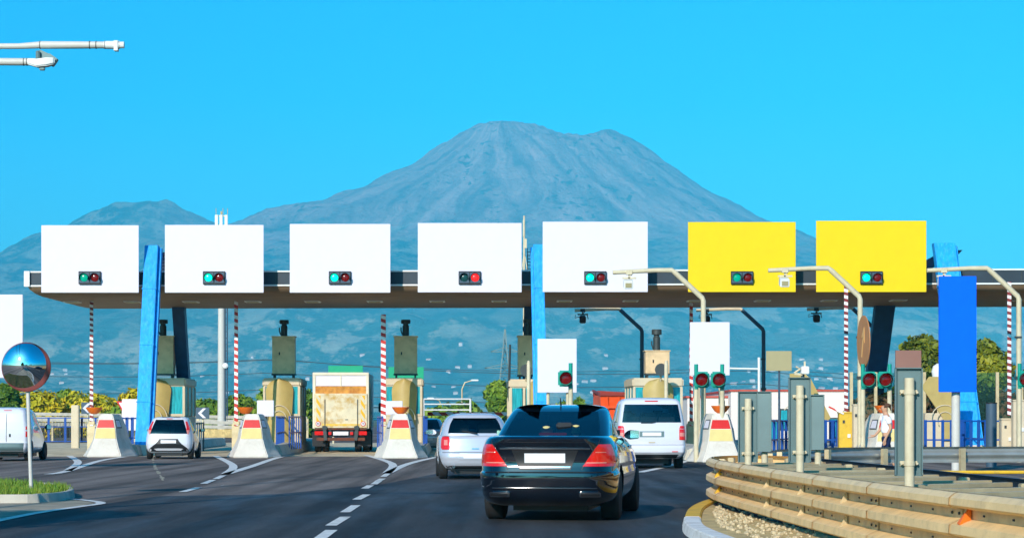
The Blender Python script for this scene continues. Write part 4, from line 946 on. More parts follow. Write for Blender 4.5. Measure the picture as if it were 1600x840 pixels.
# orange rear machines by van
# ---------------------------------------------------------------- vehicles
NR, NC, NS, NF, NW = 8, 6, 14, 5, 8
def prof(keys, z):
    ks = [k[0] for k in keys]
    if z <= ks[0]: return keys[0][1:]
    for a, b in zip(keys, keys[1:]):
        if z <= b[0]:
            t = (z-a[0])/(b[0]-a[0]); return tuple(lerp(u, v, t) for u, v in zip(a[1:], b[1:]))
    return keys[-1][1:]
def half(keys, z, e=0.0):
    "right half outline at height z, rear centre to front centre; keys: z, yr, yf, w, rx, ry, crown"
    yr, yf, w, rx, ry, cr = prof(keys, z); w += e; yr -= e; yf += e
    P = []
    xe = w-rx
    for i in range(NR): x = xe*i/NR; P.append((x, yr+cr*(x/w)**2))
    y0 = yr+cr*(xe/w)**2
    for i in range(NC): a = pi/2*i/NC; P.append((xe+rx*sin(a), y0+ry*(1-cos(a))))
    ys = y0+ry; fy = .75; fx = min(.42, w*.5); ye = yf-fy-.12
    for i in range(NS): t = i/NS; P.append((w+.012*sin(pi*t)-.035*t*t, lerp(ys, ye, t)))
    wf = w-.035
    for i in range(NF): a = pi/2*i/NF; P.append((wf-fx*(1-cos(a)), ye+fy*sin(a)))
    for i in range(NW+1): t = i/NW; P.append(((wf-fx)*(1-t), ye+fy+.12*(1-(1-t)**2)))
    return P
def ringz(keys, z, e=0): h = half(keys, z, e); return [Vector((x, y, z)) for x, y in h]+[Vector((-x, y, z)) for x, y in h[-2:0:-1]]
def surf(keys, z, s, e=0.0):
    "point on the shell s metres round from the rear centre at height z"
    h = half(keys, z); sg = -1 if s < 0 else 1; s = abs(s); acc = 0
    for a, b in zip(h, h[1:]):
        l = math.hypot(b[0]-a[0], b[1]-a[1])
        if acc+l >= s or b is h[-1]:
            t = (s-acc)/l if l else 0; x = lerp(a[0], b[0], t); y = lerp(a[1], b[1], t); nx, ny = (b[1]-a[1])/l, -(b[0]-a[0])/l
            return Vector((sg*(x+nx*e), y+ny*e, z))
        acc += l
def patch(keys, rows, e=.008, n=10, back=.03, sub=4):
    "rows of (z, s0, s1): a raised panel that follows the shell"
    mb = MB(); rr = []
    for a, b in zip(rows, rows[1:]):
        for k in range(sub): t = k/sub; rr.append(tuple(lerp(u, v, t) for u, v in zip(a, b)))
    rr.append(rows[-1]); m = len(rr)
    fr = [[surf(keys, z, lerp(s0, s1, i/n), e) for i in range(n+1)] for z, s0, s1 in rr]
    bk = [[surf(keys, z, lerp(s0, s1, i/n), -back) for i in range(n+1)] for z, s0, s1 in rr]
    vs_ = [p for r_ in fr for p in r_]+[p for r_ in bk for p in r_]; o = m*(n+1); fs = []
    for j in range(m-1):
        for i in range(n): fs.append((j*(n+1)+i, j*(n+1)+i+1, (j+1)*(n+1)+i+1, (j+1)*(n+1)+i))
    edge = [i for i in range(n)]+[j*(n+1)+n for j in range(m-1)]+[(m-1)*(n+1)+i for i in range(n, 0, -1)]+[j*(n+1) for j in range(m-1, 0, -1)]
    for a, b in zip(edge, edge[1:]+edge[:1]): fs.append((a, b, b+o, a+o))
    return mb.add(vs_, fs)
def wheel(name_parent, x, y, r, w, dark=False, spokes=10):
    sx = 1 if x > 0 else -1; RM = Matrix.Rotation(R(90)*sx, 4, 'Y')
    t = MB().lathe([(r*.64, -w/2), (r*.9, -w/2), (r*.97, -w/2+.02), (r, -w/2+.05), (r, w/2-.05), (r*.97, w/2-.02), (r*.9, w/2), (r*.64, w/2)], (0, 0, 0), 40, RM)
    o = t.build('tyre', M['rubber'], None, smooth=True, angle=50)
    wh = bpy.data.objects.new('wheel', None); col.objects.link(wh); wh.parent = name_parent; wh.location = (x-sx*w/2, y, r); KIDS.setdefault(name_parent.name, []).append(wh)
    o.parent = wh; KIDS.setdefault(wh.name, []).append(o)
    rm = MB(); rm.lathe([(r*.64, -w/2+.02), (r*.66, w/2-.01), (r*.60, w/2), (r*.58, w/2-.05), (r*.56, -.02)], (0, 0, 0), 32, RM)
    for k in range(spokes):
        a = 2*pi*k/spokes; c = Vector((sx*(w/2-.04), cos(a)*r*.36, sin(a)*r*.36)); rm.bar((sx*(w/2-.035), cos(a)*r*.08, sin(a)*r*.08), (sx*(w/2-.025), cos(a)*r*.59, sin(a)*r*.59), .045, .03, (1, 0, 0))
    rm.lathe([(r*.12, w/2-.06), (r*.12, w/2-.01), (.01, w/2)], (0, 0, 0), 16, RM)
    rm.build('rim', M['dark'] if dark else M['rim'], wh, smooth=True, angle=40)
    MB().lathe([(r*.56, -.03), (r*.56, 0)], (0, 0, 0), 24, RM).build('brake_disc', M['dark'], wh)
def car(label, cat, loc, yaw, LK, GK, paint, axles, wr, ww, name='car', gl='carglass', rearwin=None, side_opaque=False, rows=(0.02, .9), rwin_top=None, spokes=10, parts=None):
    t_ = thing(name, label, cat, (loc[0], loc[1], 0), yaw)
    # lower shell with wheel arches cut out
    zs = []
    for a, b in zip(LK, LK[1:]):
        n = max(1, int((b[0]-a[0])/.035)); zs += [lerp(a[0], b[0], k/n) for k in range(n)]
    zs.append(LK[-1][0])
    body = MB().loft([ringz(LK, z) for z in zs]).build('body', M[paint], None, smooth=True, angle=38)
    W = max(k[3] for k in LK)
    for y in axles:
        cut = MB()
        for sx in (-1, 1): cut.lathe([(wr*1.16, -.2), (wr*1.16, .3)], (sx*(W-.12), y, wr*1.02), 36, Matrix.Rotation(R(90)*sx, 4, 'Y'))
        co = cut.build('cutter', None); md = body.modifiers.new('b', 'BOOLEAN'); md.operation = 'DIFFERENCE'; md.object = co; md.solver = 'EXACT'
        dg = bpy.context.evaluated_depsgraph_get(); dg.update(); me = bpy.data.meshes.new_from_object(body.evaluated_get(dg)); body.modifiers.clear(); body.data = me
        bpy.data.objects.remove(co)
    body.parent = t_; KIDS.setdefault(t_.name, []).append(body)
    L0 = LK[0]
    MB().box((0, (axles[0]+axles[1])/2, wr*.85), (W*1.1, axles[1]-axles[0]+.7, wr*.9)).build('underbody', M['black'], t_)
    # greenhouse
    zs = []; kinds = []
    for i, (a, b) in enumerate(zip(GK, GK[1:])):
        n = max(1, int((b[0]-a[0])/.06)); zs += [lerp(a[0], b[0], k/n) for k in range(n)]
    zs.append(GK[-1][0]); rg = [ringz(GK, z) for z in zs]; N = len(rg[0]); H = N//2
    z0, z1 = rearwin; vs_ = [p for r_ in rg for p in r_]
    gf = {'rear': [], 'side': [], 'side2': [], 'front': [], 'shell': []}
    for j in range(len(zs)-1):
        zm = (zs[j]+zs[j+1])/2
        for k in range(N):
            i = k if k < H else N-1-k          # mirrored half index
            f = (j*N+k, j*N+(k+1) % N, (j+1)*N+(k+1) % N, (j+1)*N+k); w_ = 'shell'
            if z0 < zm < z1:
                if i < NR+ (1 if not side_opaque else 1): w_ = 'rear'
                elif NR+NC+1 <= i < NR+NC+NS-1 and i not in (NR+NC+NS//2,): w_ = 'shell' if side_opaque and i < NR+NC+NS*.62 else 'side'
                elif i >= NR+NC+NS+2: w_ = 'front'
            gf['side2' if w_ == 'side' and k >= H else w_].append(f)
    top = len(zs)-1; gf['shell'].append(tuple(top*N+k for k in range(N)))
    for key, nm, m in (('shell', 'roof', M[paint]), ('rear', 'rear_window', M[gl]), ('side', 'side_window', M[gl]), ('side2', 'side_window', M[gl]), ('front', 'windscreen', M['carglass'])):
        if not gf[key]: continue
        used = sorted({i for f in gf[key] for i in f}); ix = {v: i for i, v in enumerate(used)}
        mb = MB().add([vs_[i] for i in used], [tuple(ix[i] for i in f) for f in gf[key]])
        mb.build(nm, m, t_, smooth=True, angle=40, fixn=False)
    for sx in (-1, 1):
        for y in axles: wheel(t_, sx*(W-.015), y, wr, ww, spokes=spokes)
    return t_
def seats(t_, z0, z1, ys, xs, w=.42, hz=.18, m='seat'):
    for y in ys:
        mb = MB()
        for x in xs:
            mb.box((x, y, z0+.04), (w+.05, .14, .4), rx=R(-10)); mb.tube([(x-.06, y, z0+.2), (x-.06, y, z1-.1)], .012, 6); mb.tube([(x+.06, y, z0+.2), (x+.06, y, z1-.1)], .012, 6); mb.box((x, y+.02, z1-hz/2), (.27, .1, hz))
        mb.build('seat', M[m], t_, bevel=.03)
def mirrors(t_, y, z, w, m, s=.19, h=.13):
    for sx in (-1, 1):
        o = MB().loft([[Vector((sx*(w+.02), y+.02, z-.03)), Vector((sx*(w+.02), y+.07, z-.03)), Vector((sx*(w+.02), y+.07, z+.02)), Vector((sx*(w+.02), y+.02, z+.02))],
                   [Vector((sx*(w+.09), y, z-h*.45)), Vector((sx*(w+.09), y+.12, z-h*.35)), Vector((sx*(w+.09), y+.12, z+h*.4)), Vector((sx*(w+.09), y, z+h*.5))],
                   [Vector((sx*(w+.09+s), y+.0, z-h*.35)), Vector((sx*(w+.06+s), y+.12, z-h*.3)), Vector((sx*(w+.06+s), y+.12, z+h*.35)), Vector((sx*(w+.09+s), y+.0, z+h*.42))]]).build('wing_mirror', M[m], t_, smooth=True, angle=50, bevel=.012)
        MB().box((sx*(w+.10+s/2), y-.006, z+.01), (s*.84, .01, h*.7)).build('mirror_glass', M['chrome'], o)
def box_on(t_, name, c, d, m, bevel=.008, rx=0): return MB().box(c, d, rx=rx).build(name, M[m], t_, bevel=bevel)

# black sedan, nearest
SK = [(.22,.26,4.85,.82,.16,.20,.05),(.28,.12,4.98,.88,.18,.22,.05),(.36,.05,5.04,.915,.20,.25,.05),(.46,.02,5.09,.93,.22,.28,.06),(.60,.0,5.1,.94,.24,.32,.06),(.655,.01,5.09,.94,.24,.32,.06),(.675,.07,5.06,.93,.22,.30,.05),
      (.78,.10,4.98,.932,.22,.32,.05),(.90,.09,4.7,.928,.22,.34,.05),(1.00,.06,4.25,.905,.21,.34,.05),(1.07,.035,3.95,.875,.22,.34,.06),(1.105,.03,3.8,.85,.23,.34,.06),(1.13,.06,3.7,.82,.24,.34,.05),(1.145,.16,3.6,.78,.25,.34,.05)]
SG = [(1.12,.80,3.85,.835,.16,.30,.06),(1.15,.86,3.75,.82,.16,.30,.06),(1.32,1.25,3.35,.745,.16,.30,.05),(1.47,1.62,2.98,.665,.16,.30,.05),(1.51,1.74,2.86,.635,.17,.3,.05),(1.545,1.92,2.72,.57,.2,.3,.04),(1.565,2.15,2.55,.45,.2,.2,.04),(1.572,2.3,2.45,.3,.1,.1,.02)]
SK = [k[:3]+(k[3]*.985, .34, .60)+k[6:] for k in SK]; SG = [k[:3]+(k[3]*(.93+.11*(k[0]-1.12)/.45),)+k[4:] for k in SG]
sed = car('glossy black sedan nearest to the camera', 'car', (at(850, 655, 30.3).x, 30.3), R(-7.6), SK, SG, 'carblack', (1.12, 4.15), .345, .25, name='sedan', rearwin=(1.15, 1.475))
def lights(t_, K, zs, m='taillight', e=.012, name='tail_light'):
    for sg in (-1, 1):
        rows = [(z, sg*a, sg*b) for z, a, b in zs]
        o = patch(K, rows, e, 12).build(name, M[m], t_, smooth=True, angle=50)
    return o
lights(sed, SK, [(.745, .50, 1.10), (.80, .54, 1.12), (.90, .61, 1.08), (.98, .67, 1.04), (1.035, .73, 1.0)])
lights(sed, SK, [(.785, .54, .84), (.80, .55, .84)], 'taillight2', .017, 'lamp_strip'); lights(sed, SK, [(.925, .66, .84), (.935, .67, .84)], 'taillight2', .017, 'lamp_strip')
patch(SK, [(.965, -.60, .60), (.985, -.60, .60)], .014, 14).build('chrome_strip', M['chrome'], sed, smooth=True)
patch(SK, [(.70, -.34, .34), (.955, -.44, .44)], .004, 12).build('plate_recess', M['black'], sed, smooth=True)
patch(SK, [(.725, -.33, .33), (.745, -.345, .345)], .012, 12).build('recess_edge', M['chrome'], sed, smooth=True)
patch(SK, [(.79, -.27, .27), (.915, -.27, .27)], .016, 8).build('number_plate', M['plate'], sed)
patch(SK, [(.452, -.70, .70), (.462, -.70, .70)], .012, 14).build('bumper_strip', M['chrome'], sed, smooth=True)
for sx in (-1, 1):
    o = patch(SK, [(.335, sx*.48, sx*.72), (.345, sx*.46, sx*.745), (.395, sx*.46, sx*.745), (.405, sx*.48, sx*.72)], .03, 6, sub=2).build('exhaust', M['chrome'], sed, smooth=True)
    patch(SK, [(.35, sx*.485, sx*.72), (.39, sx*.485, sx*.72)], .034, 6, sub=2).build('exhaust_opening', M['black'], o)
patch(SK, [(1.06, -.82, .82), (1.062, -.82, .82)], .004, 14).build('boot_edge', M['black'], sed)
for sx in (-1, 1):
    mb = MB(); mb.tube([surf(SK, z, sx*s, .004) for z, s in ((.70, .49), (.80, .54), (.95, .64), (1.04, .73), (1.09, .76))], .004, 6); mb.build('panel_gap', M['black'], sed)
mb = MB(); mb.tube([surf(SK, .668, s/20, .006) for s in range(-17, 18)], .006, 6); mb.build('bumper_gap', M['black'], sed)
seats(sed, 1.10, 1.36, (1.55,), (-.38, .38), .46, .16); seats(sed, 1.10, 1.42, (2.55,), (-.38, .40), .46, .2)
box_on(sed, 'parcel_shelf', (0, 1.15, 1.13), (1.3, .6, .03), 'seat'); box_on(sed, 'brake_light', (0, 1.03, 1.165), (.38, .06, .035), 'taillight')
mb = MB(); mb.lathe([(.03, 0), (.08, .03), (.09, .08), (.05, .12), (.01, .13)], (-.1, 1.14, 1.145), 16); o = mb.build('parcel_shelf_item', M['nyellow'], sed, smooth=True)
MB().box((.13, 1.22, 1.23), (.22, .2, .18), rz=.2).build('parcel_shelf_item', M['seat'], sed, bevel=.02); MB().lathe([(.02, 0), (.07, .04), (.05, .14), (.01, .15)], (.3, 1.18, 1.14), 12).build('parcel_shelf_item', M['nyellow'], sed, smooth=True)
mb = MB(); mb.box((0, 3.35, 1.16), (1.4, .35, .1)); mb.build('dashboard', M['seat'], sed); box_on(sed, 'rear_view_mirror', (0, 2.9, 1.42), (.24, .03, .08), 'black')
mirrors(sed, 2.9, 1.14, .79, 'carblack', .15, .15)
for sx in (-1, 1):
    mb = MB()
    for y in (1.6, 2.75): pass
    hb = MB(); hb.tube([(sx*.885, 1.75, .98), (sx*.905, 1.8, .985), (sx*.905, 1.95, .985), (sx*.885, 2.0, .98)], .013, 6); hb.tube([(sx*.885, 2.75, .98), (sx*.905, 2.8, .985), (sx*.905, 2.95, .985), (sx*.885, 3.0, .98)], .013, 6); hb.build('door_handle', M['chrome'], sed)
MB().tube([(0, 2.0, 1.56), (0, 1.93, 1.66)], [.012, .006], 6).build('aerial', M['black'], sed)
# silver hatchback (centre)
HK = [(.20,.24,3.65,.70,.16,.2,.06),(.26,.12,3.74,.77,.2,.26,.07),(.36,.04,3.8,.81,.22,.3,.08),(.50,.0,3.83,.828,.24,.34,.09),(.60,.02,3.82,.83,.24,.36,.09),(.63,.05,3.8,.83,.24,.36,.08),(.80,.08,3.6,.83,.24,.38,.08),(.95,.12,3.2,.82,.24,.38,.08),(1.0,.18,3.0,.79,.24,.36,.08)]
HG = [(.99,.15,3.1,.775,.2,.42,.10),(1.05,.17,2.95,.765,.2,.42,.10),(1.15,.23,2.78,.745,.2,.42,.10),(1.25,.30,2.6,.715,.2,.42,.10),(1.34,.38,2.4,.67,.2,.40,.10),(1.40,.43,2.28,.625,.2,.4,.10),(1.44,.47,2.2,.58,.2,.4,.09),(1.475,.53,2.1,.51,.2,.4,.08),(1.50,.72,1.95,.40,.2,.3,.05),(1.515,1.0,1.8,.24,.1,.1,.03)]
HK = [k[:4]+(.30, .50)+k[6:] for k in HK]
hb_ = car('pale silver hatchback in the middle, partly hidden by the black sedan', 'car', (at(743, 655, 52.3).x, 52.3), R(3.4), HK, HG, 'carsilver', (.62, 3.05), .30, .2, name='hatchback', rearwin=(1.02, 1.405))
lights(hb_, HK, [(.68, .60, .80), (.72, .58, .86), (.90, .58, .86), (.98, .60, .80)]); lights(hb_, HK, [(.78, .63, .73), (.90, .63, .73)], 'taillight2', .017, 'lamp_strip')
patch(HK, [(.44, -.36, .36), (.60, -.36, .36)], .006, 8).build('plate_recess', M['carsilver'], hb_); patch(HK, [(.475, -.27, .27), (.585, -.27, .27)], .014, 8).build('number_plate', M['plate'], hb_)
patch(HK, [(.235, -.62, .62), (.31, -.70, .70)], .008, 10).build('bumper_trim', M['black'], hb_); patch(HK, [(.33, .18, .30), (.37, .18, .30)], .014, 4).build('rear_fog_lamp', M['taillight'], hb_)
mb = MB(); mb.tube([(.05, .10, 1.04), (-.16, .16, 1.08), (-.30, .2, 1.1)], .014, 6); mb.build('wiper', M['black'], hb_); mb = MB(); mb.tube([surf(HK, .615, s/20, .004) for s in range(-16, 17)], .006, 6); mb.build('bumper_gap', M['black'], hb_)
MB().tube([(-.5, .0, .29), (-.5, .2, .29)], .035, 10).build('exhaust', M['chrome'], hb_); patch(HK, [(.69, -.08, .08), (.71, -.08, .08)], .012, 4).build('boot_handle', M['chrome'], hb_)
seats(hb_, .99, 1.26, (.95,), (-.35, .35), .42, .15); seats(hb_, 1.0, 1.35, (1.9,), (-.33, .35), .42, .18); mirrors(hb_, 2.45, 1.06, .80, 'carsilver', .18, .13); box_on(hb_, 'dashboard', (0, 2.7, 1.03), (1.3, .3, .08), 'seat')
patch(HG, [(1.395, -.5, .5), (1.43, -.47, .47)], .05, 10, back=.01).build('roof_spoiler', M['carsilver'], hb_, smooth=True)
# small white hatchback far left
AK = [(.20,.22,3.3,.68,.16,.2,.06),(.27,.10,3.38,.75,.2,.26,.07),(.38,.03,3.42,.79,.22,.3,.08),(.52,.0,3.45,.805,.24,.34,.09),(.66,.02,3.44,.807,.24,.36,.09),(.76,.04,3.35,.80,.24,.38,.08),(.81,.06,3.2,.79,.24,.36,.08)]
AG = [(.80,.06,3.2,.79,.2,.34,.08),(.95,.09,2.95,.77,.2,.34,.08),(1.15,.20,2.6,.70,.2,.32,.07),(1.31,.33,2.3,.64,.2,.3,.07),(1.36,.36,2.2,.62,.2,.3,.07),(1.41,.40,2.1,.58,.2,.3,.06),(1.45,.7,1.9,.45,.2,.25,.05),(1.46,1.0,1.7,.3,.1,.1,.03)]
ay = car('small white hatchback with a black hexagonal bumper, between the first two noses', 'car', (at(263, 655, 79).x, 79), R(1.8), AK, AG, 'carwhite', (.60, 2.94), .285, .18, name='hatchback', gl='darkglass', rearwin=(.84, 1.345))
lights(ay, AG, [(1.0, .60, .74), (1.10, .60, .76), (1.22, .57, .68), (1.30, .55, .63)]); lights(ay, AG, [(.86, .64, .68), (1.0, .60, .76)], 'taillight2', .012, 'lamp_strip')
patch(AK, [(.27, -.72, .72), (.40, -.62, .62), (.52, -.46, .46), (.62, -.36, .36), (.70, -.32, .32)], .008, 12).build('bumper_insert', M['black'], ay, smooth=True)
patch(AK, [(.30, -.42, .42), (.36, -.50, .50), (.375, -.36, .36)], .016, 12).build('bumper_trim', M['carwhite'], ay, smooth=True)
patch(AK, [(.555, -.26, .26), (.655, -.26, .26)], .018, 6).build('number_plate', M['plate'], ay); patch(AG, [(1.385, -.10, .10), (1.4, -.10, .10)], .03, 4).build('brake_light', M['taillight'], ay)
seats(ay, .95, 1.2, (.9, 1.7), (-.33, .33), .4, .15); mirrors(ay, 2.3, .98, .78, 'black', .16, .12)
# white van right
VK = [(.28,.24,4.7,.80,.10,.14,.05),(.36,.10,4.8,.90,.12,.18,.06),(.46,.0,4.86,.94,.14,.2,.07),(.60,.0,4.89,.95,.14,.2,.07),(.66,.03,4.89,.95,.14,.2,.06),(.68,.07,4.88,.95,.14,.2,.05),(.85,.07,4.8,.95,.14,.2,.05),(1.05,.08,4.2,.945,.14,.2,.05),(1.12,.09,4.0,.935,.14,.2,.05)]
VG = [(1.11,.09,4.05,.935,.13,.2,.05),(1.28,.11,3.8,.915,.13,.2,.05),(1.55,.17,3.45,.875,.13,.2,.05),(1.78,.24,3.1,.835,.13,.2,.05),(1.87,.28,2.95,.80,.14,.2,.05),(1.93,.36,2.8,.72,.16,.2,.05),(1.96,.6,2.6,.55,.16,.2,.04),(1.975,.9,2.3,.3,.1,.1,.02)]
vn = car('white passenger van with a wide rear window, ahead of the sedan', 'van', (at(1019, 655, 63.5).x, 63.5), R(2.0), VK, VG, 'carwhite', (.98, 3.98), .335, .22, name='van', gl='carglass', rearwin=(1.27, 1.79))
lights(vn, VK, [(.80, .76, 1.0), (.95, .76, 1.0), (1.10, .76, .99)]); lights(vn, VG, [(1.115, .76, .98), (1.19, .79, .96)]); lights(vn, VK, [(.90, .78, .92), (1.0, .78, .92)], 'taillight2', .017, 'lamp_strip')
patch(VK, [(.88, -.34, .34), (1.04, -.34, .34)], .006, 6).build('plate_recess', M['steelb'], vn); patch(VK, [(.91, -.26, .26), (1.01, -.26, .26)], .014, 6).build('number_plate', M['plate'], vn)
patch(VK, [(.72, -.09, .09), (.745, -.09, .09)], .015, 4).build('boot_handle', M['steel'], vn); patch(VK, [(.29, -.82, .82), (.40, -.90, .90)], .008, 10).build('bumper_trim', M['black'], vn)
mb = MB(); mb.tube([surf(VK, .665, s/20, .004) for s in range(-18, 19)], .007, 6); mb.build('bumper_gap', M['black'], vn); patch(VK, [(.47, .55, .72), (.49, .55, .72)], .014, 4).build('rear_fog_lamp', M['taillight'], vn)
patch(VG, [(1.86, -.18, .18), (1.885, -.18, .18)], .02, 4).build('brake_light', M['taillight'], vn); mb = MB(); mb.tube([(-.3, .10, 1.27), (.0, .095, 1.27), (.1, .09, 1.29)], .014, 6); mb.build('wiper', M['black'], vn)
seats(vn, 1.2, 1.55, (1.0, 2.0), (-.5, 0, .5), .4, .17); seats(vn, 1.2, 1.62, (3.0,), (-.45, .45), .45, .18); mirrors(vn, 3.3, 1.25, .95, 'black', .2, .24)
# white delivery van at the left edge
FK = [(.26,.22,3.9,.72,.10,.14,.04),(.34,.08,3.98,.80,.12,.18,.05),(.44,.0,4.02,.83,.14,.2,.06),(.60,.0,4.05,.84,.14,.2,.06),(.62,.05,4.05,.84,.14,.2,.05),(.90,.05,3.6,.85,.14,.2,.05),(1.05,.06,3.3,.84,.14,.2,.05)]
FG = [(1.04,.06,3.35,.84,.13,.2,.05),(1.3,.09,3.0,.80,.13,.2,.05),(1.56,.15,2.7,.76,.13,.2,.05),(1.66,.20,2.5,.72,.14,.2,.05),(1.73,.3,2.4,.62,.16,.2,.05),(1.76,.6,2.2,.40,.16,.2,.04)]
fv = car('plain white delivery van cut by the left edge', 'van', (at(2, 655, 75).x, 75), R(1.0), FK, FG, 'carwhite', (.75, 3.3), .31, .2, name='delivery_van', gl='carwhite', rearwin=(1.25, 1.55), side_opaque=True)
lights(fv, FK, [(.80, .77, .92), (.98, .77, .92)]); lights(fv, FG, [(1.04, .77, .91), (1.14, .775, .90)]); patch(FK, [(.27, -.80, .80), (.45, -.84, .84), (.60, -.85, .85)], .008, 12).build('bumper', M['steelb'], fv, smooth=True)
mb = MB(); mb.tube([surf(FK, z, .15, .004) for z in (.63, .8, 1.0)]+[surf(FG, z, .15, .004) for z in (1.1, 1.3, 1.55)], .008, 6); mb.build('door_gap', M['black'], fv); patch(FK, [(.80, .24, .29), (.90, .24, .29)], .02, 3).build('door_handle', M['black'], fv)
mb = MB(); mb.tube([surf(FG, z, -.6, .03) for z in (1.1, 1.2)], .02, 6); mb.build('hinge', M['black'], fv); patch(FG, [(1.65, .05, .30), (1.67, .05, .30)], .01, 4).build('brake_light', M['taillight'], fv); mirrors(fv, 2.8, 1.1, .86, 'black', .16, .2)
# white car far beyond
CK = [(.2,.2,4.1,.7,.16,.2,.06),(.35,.03,4.2,.82,.22,.3,.08),(.6,.0,4.25,.84,.24,.34,.09),(.85,.1,3.7,.82,.24,.38,.08),(.93,.2,3.3,.78,.24,.36,.08)]
CG = [(.92,.3,3.3,.77,.2,.3,.08),(1.2,.6,2.7,.68,.2,.3,.07),(1.36,.85,2.3,.6,.2,.3,.06),(1.42,1.1,2.0,.4,.2,.2,.04)]
fc = car('pale car far beyond the horizontal boom', 'car', (at(669, 655, 103).x, 101), R(1.5), CK, CG, 'carsilver', (.7, 3.3), .3, .2, name='car', gl='darkglass', rearwin=(.95, 1.34)); lights(fc, CK, [(.65, .65, .9), (.8, .65, .9)])
patch(CK, [(.45, -.27, .27), (.56, -.27, .27)], .014, 6).build('number_plate', M['plate'], fc)

# box truck with tail lift ------------------------------------------------
tr = thing('box_truck', 'rusty white box truck with a raised tail lift', 'truck', (at(532.5, 655, 95.5).x, 95.5, 0), math.atan(-VX)+R(.0))
Zb, Zt, Wt, Lt_ = 1.0, 3.30, 2.30, 6.2
tw = mat('truck_white', (.68, .66, .58), .6, var=.1, grime=(.50, .34, .12), gs=2.3, gamt=.8, streak=(2, 2, .6))
MB().box((0, Lt_/2+.02, (Zb+Zt)/2), (Wt, Lt_, Zt-Zb)).build('box_body', tw, tr, bevel=.03)
fr = MB()
for sx in (-1, 1): fr.box((sx*(Wt/2-.05), -.02, (Zb+Zt)/2), (.12, .08, Zt-Zb+.02))
fr.box((0, -.025, Zt-.05), (Wt+.02, .09, .12)); fr.box((0, -.02, Zb+.04), (Wt-.2, .07, .1)); fr.box((0, -.03, Zt-.34), (.06, .04, .46)); fr.build('door_frame', M['cream'], tr, bevel=.01)
for sx in (-1, 1): MB().box((sx*.56, -.005, Zt-.33), (1.06, .03, .44)).build('upper_panel', M['white'], tr)
MB().box((0, -.03, Zt-.78), (2.18, .05, .44)).build('rusty_band', M['rust'], tr, bevel=.01)
lift = MB().box((0, -.09, 1.73), (2.2, .10, 1.42)).build('tail_lift', mat('lift_plate', (.66, .58, .40), .65, var=.2, vs=2, grime=(.50, .30, .06), gs=2.6, gamt=.95), tr, bevel=.015)
for sx in (-1, 1): MB().box((sx*.92, -.146, 1.78), (.17, .012, 1.15)).build('hazard_stripe', M['hazard'], lift)
MB().box((0, -.146, 1.14), (1.55, .012, .09)).build('yellow_strip', mat('worn_yellow', (.72, .45, .04), .7, grime=(.6, .55, .4), gs=6, gamt=.6), lift)
mb = MB()
for sx in (-.65, .70): mb.box((sx, -.155, 1.62), (.035, .02, 1.15))
mb.build('lift_rail', M['dark'], lift); MB().box((.25, -.15, 1.36), (.12, .02, .03)).build('handle', M['dark'], lift)
for sx in (-1, 1):
    o = MB().lathe([(.105, 0), (.105, .012)], (sx*.93, -.154, 1.19), 24, Matrix.Rotation(R(90), 4, 'X')).build('speed_roundel', M['red'], lift); MB().lathe([(.08, 0), (.08, .006)], (sx*.93, -.167, 1.19), 24, Matrix.Rotation(R(90), 4, 'X')).build('roundel_face', M['white'], o)
def txt(s, loc, size, m, parent):
    cu = bpy.data.curves.new('numerals', 'FONT'); cu.body = s; cu.size = size; cu.align_x = 'CENTER'; cu.align_y = 'CENTER'; cu.extrude = .002
    o = bpy.data.objects.new('numerals', cu); col.objects.link(o); dg = bpy.context.evaluated_depsgraph_get(); me = bpy.data.meshes.new_from_object(o.evaluated_get(dg)); bpy.data.objects.remove(o)
    o = bpy.data.objects.new('numerals', me); me.materials.append(m); col.objects.link(o); o.parent = parent; o.location = loc; o.rotation_euler = (R(90), 0, 0); return o
txt('80', (-.93, -.176, 1.19), .11, M['black'], lift); txt('70', (.93, -.176, 1.19), .11, M['black'], lift)
ch = MB(); ch.box((0, .0, .98), (2.15, .16, .08)); ch.box((0, -.05, .55), (2.0, .12, .13)); ch.build('bumper_beam', M['chassis'], tr, bevel=.01)
ch = MB(); ch.box((-.45, 3, .85), (.12, 6, .25)); ch.box((.45, 3, .85), (.12, 6, .25))
for sx in (-1, 1): ch.bar((sx*.68, -.1, 1.12), (sx*.62, -.12, .5), .14, .12); ch.bar((sx*.62, -.08, .62), (sx*.66, .7, .8), .12, .1); ch.box((sx*.66, -.14, 1.02), (.2, .12, .14))
ch.build('lift_arm', M['dark'], tr, bevel=.01)
for sx in (-1, 1):
    MB().box((sx*.90, -.02, .80), (.36, .07, .16)).build('tail_light', M['taillight'], tr, bevel=.01); MB().box((sx*.45, -.015, .79), (.12, .05, .12)).build('reflector', M['red'], tr)
MB().box((0, -.015, .79), (.62, .04, .15)).build('number_plate', M['plate'], tr); MB().box((0, .1, .8), (1.9, .08, .3)).build('rear_panel', M['black'], tr)
for sx in (-1, 1):
    for dx in (.0, .33):
        wheel(tr, sx*(1.14-dx), 1.3, .47, .27, dark=True, spokes=6)
    wheel(tr, sx*1.12, 5.6, .47, .27, dark=True, spokes=6); MB().box((sx*.95, .75, .55), (.55, .03, .6)).build('mud_flap', M['black'], tr)
for sx in (-1, 1): MB().box((0, 2.5, .62), (.1, .1, .1)) if False else None
cb = MB().loft([[Vector((sx*1.05, y, z)) for sx, y in ((-1, 6.35), (1, 6.35), (1, yf), (-1, yf))] for z, yf in ((.6, 8.2), (1.4, 8.25), (2.4, 7.7))]).build('cab', M['cream'], tr, bevel=.06)
MB().box((0, 8.0, 1.85), (1.9, .05, .7), rx=R(28)).build('windscreen', M['darkglass'], cb)
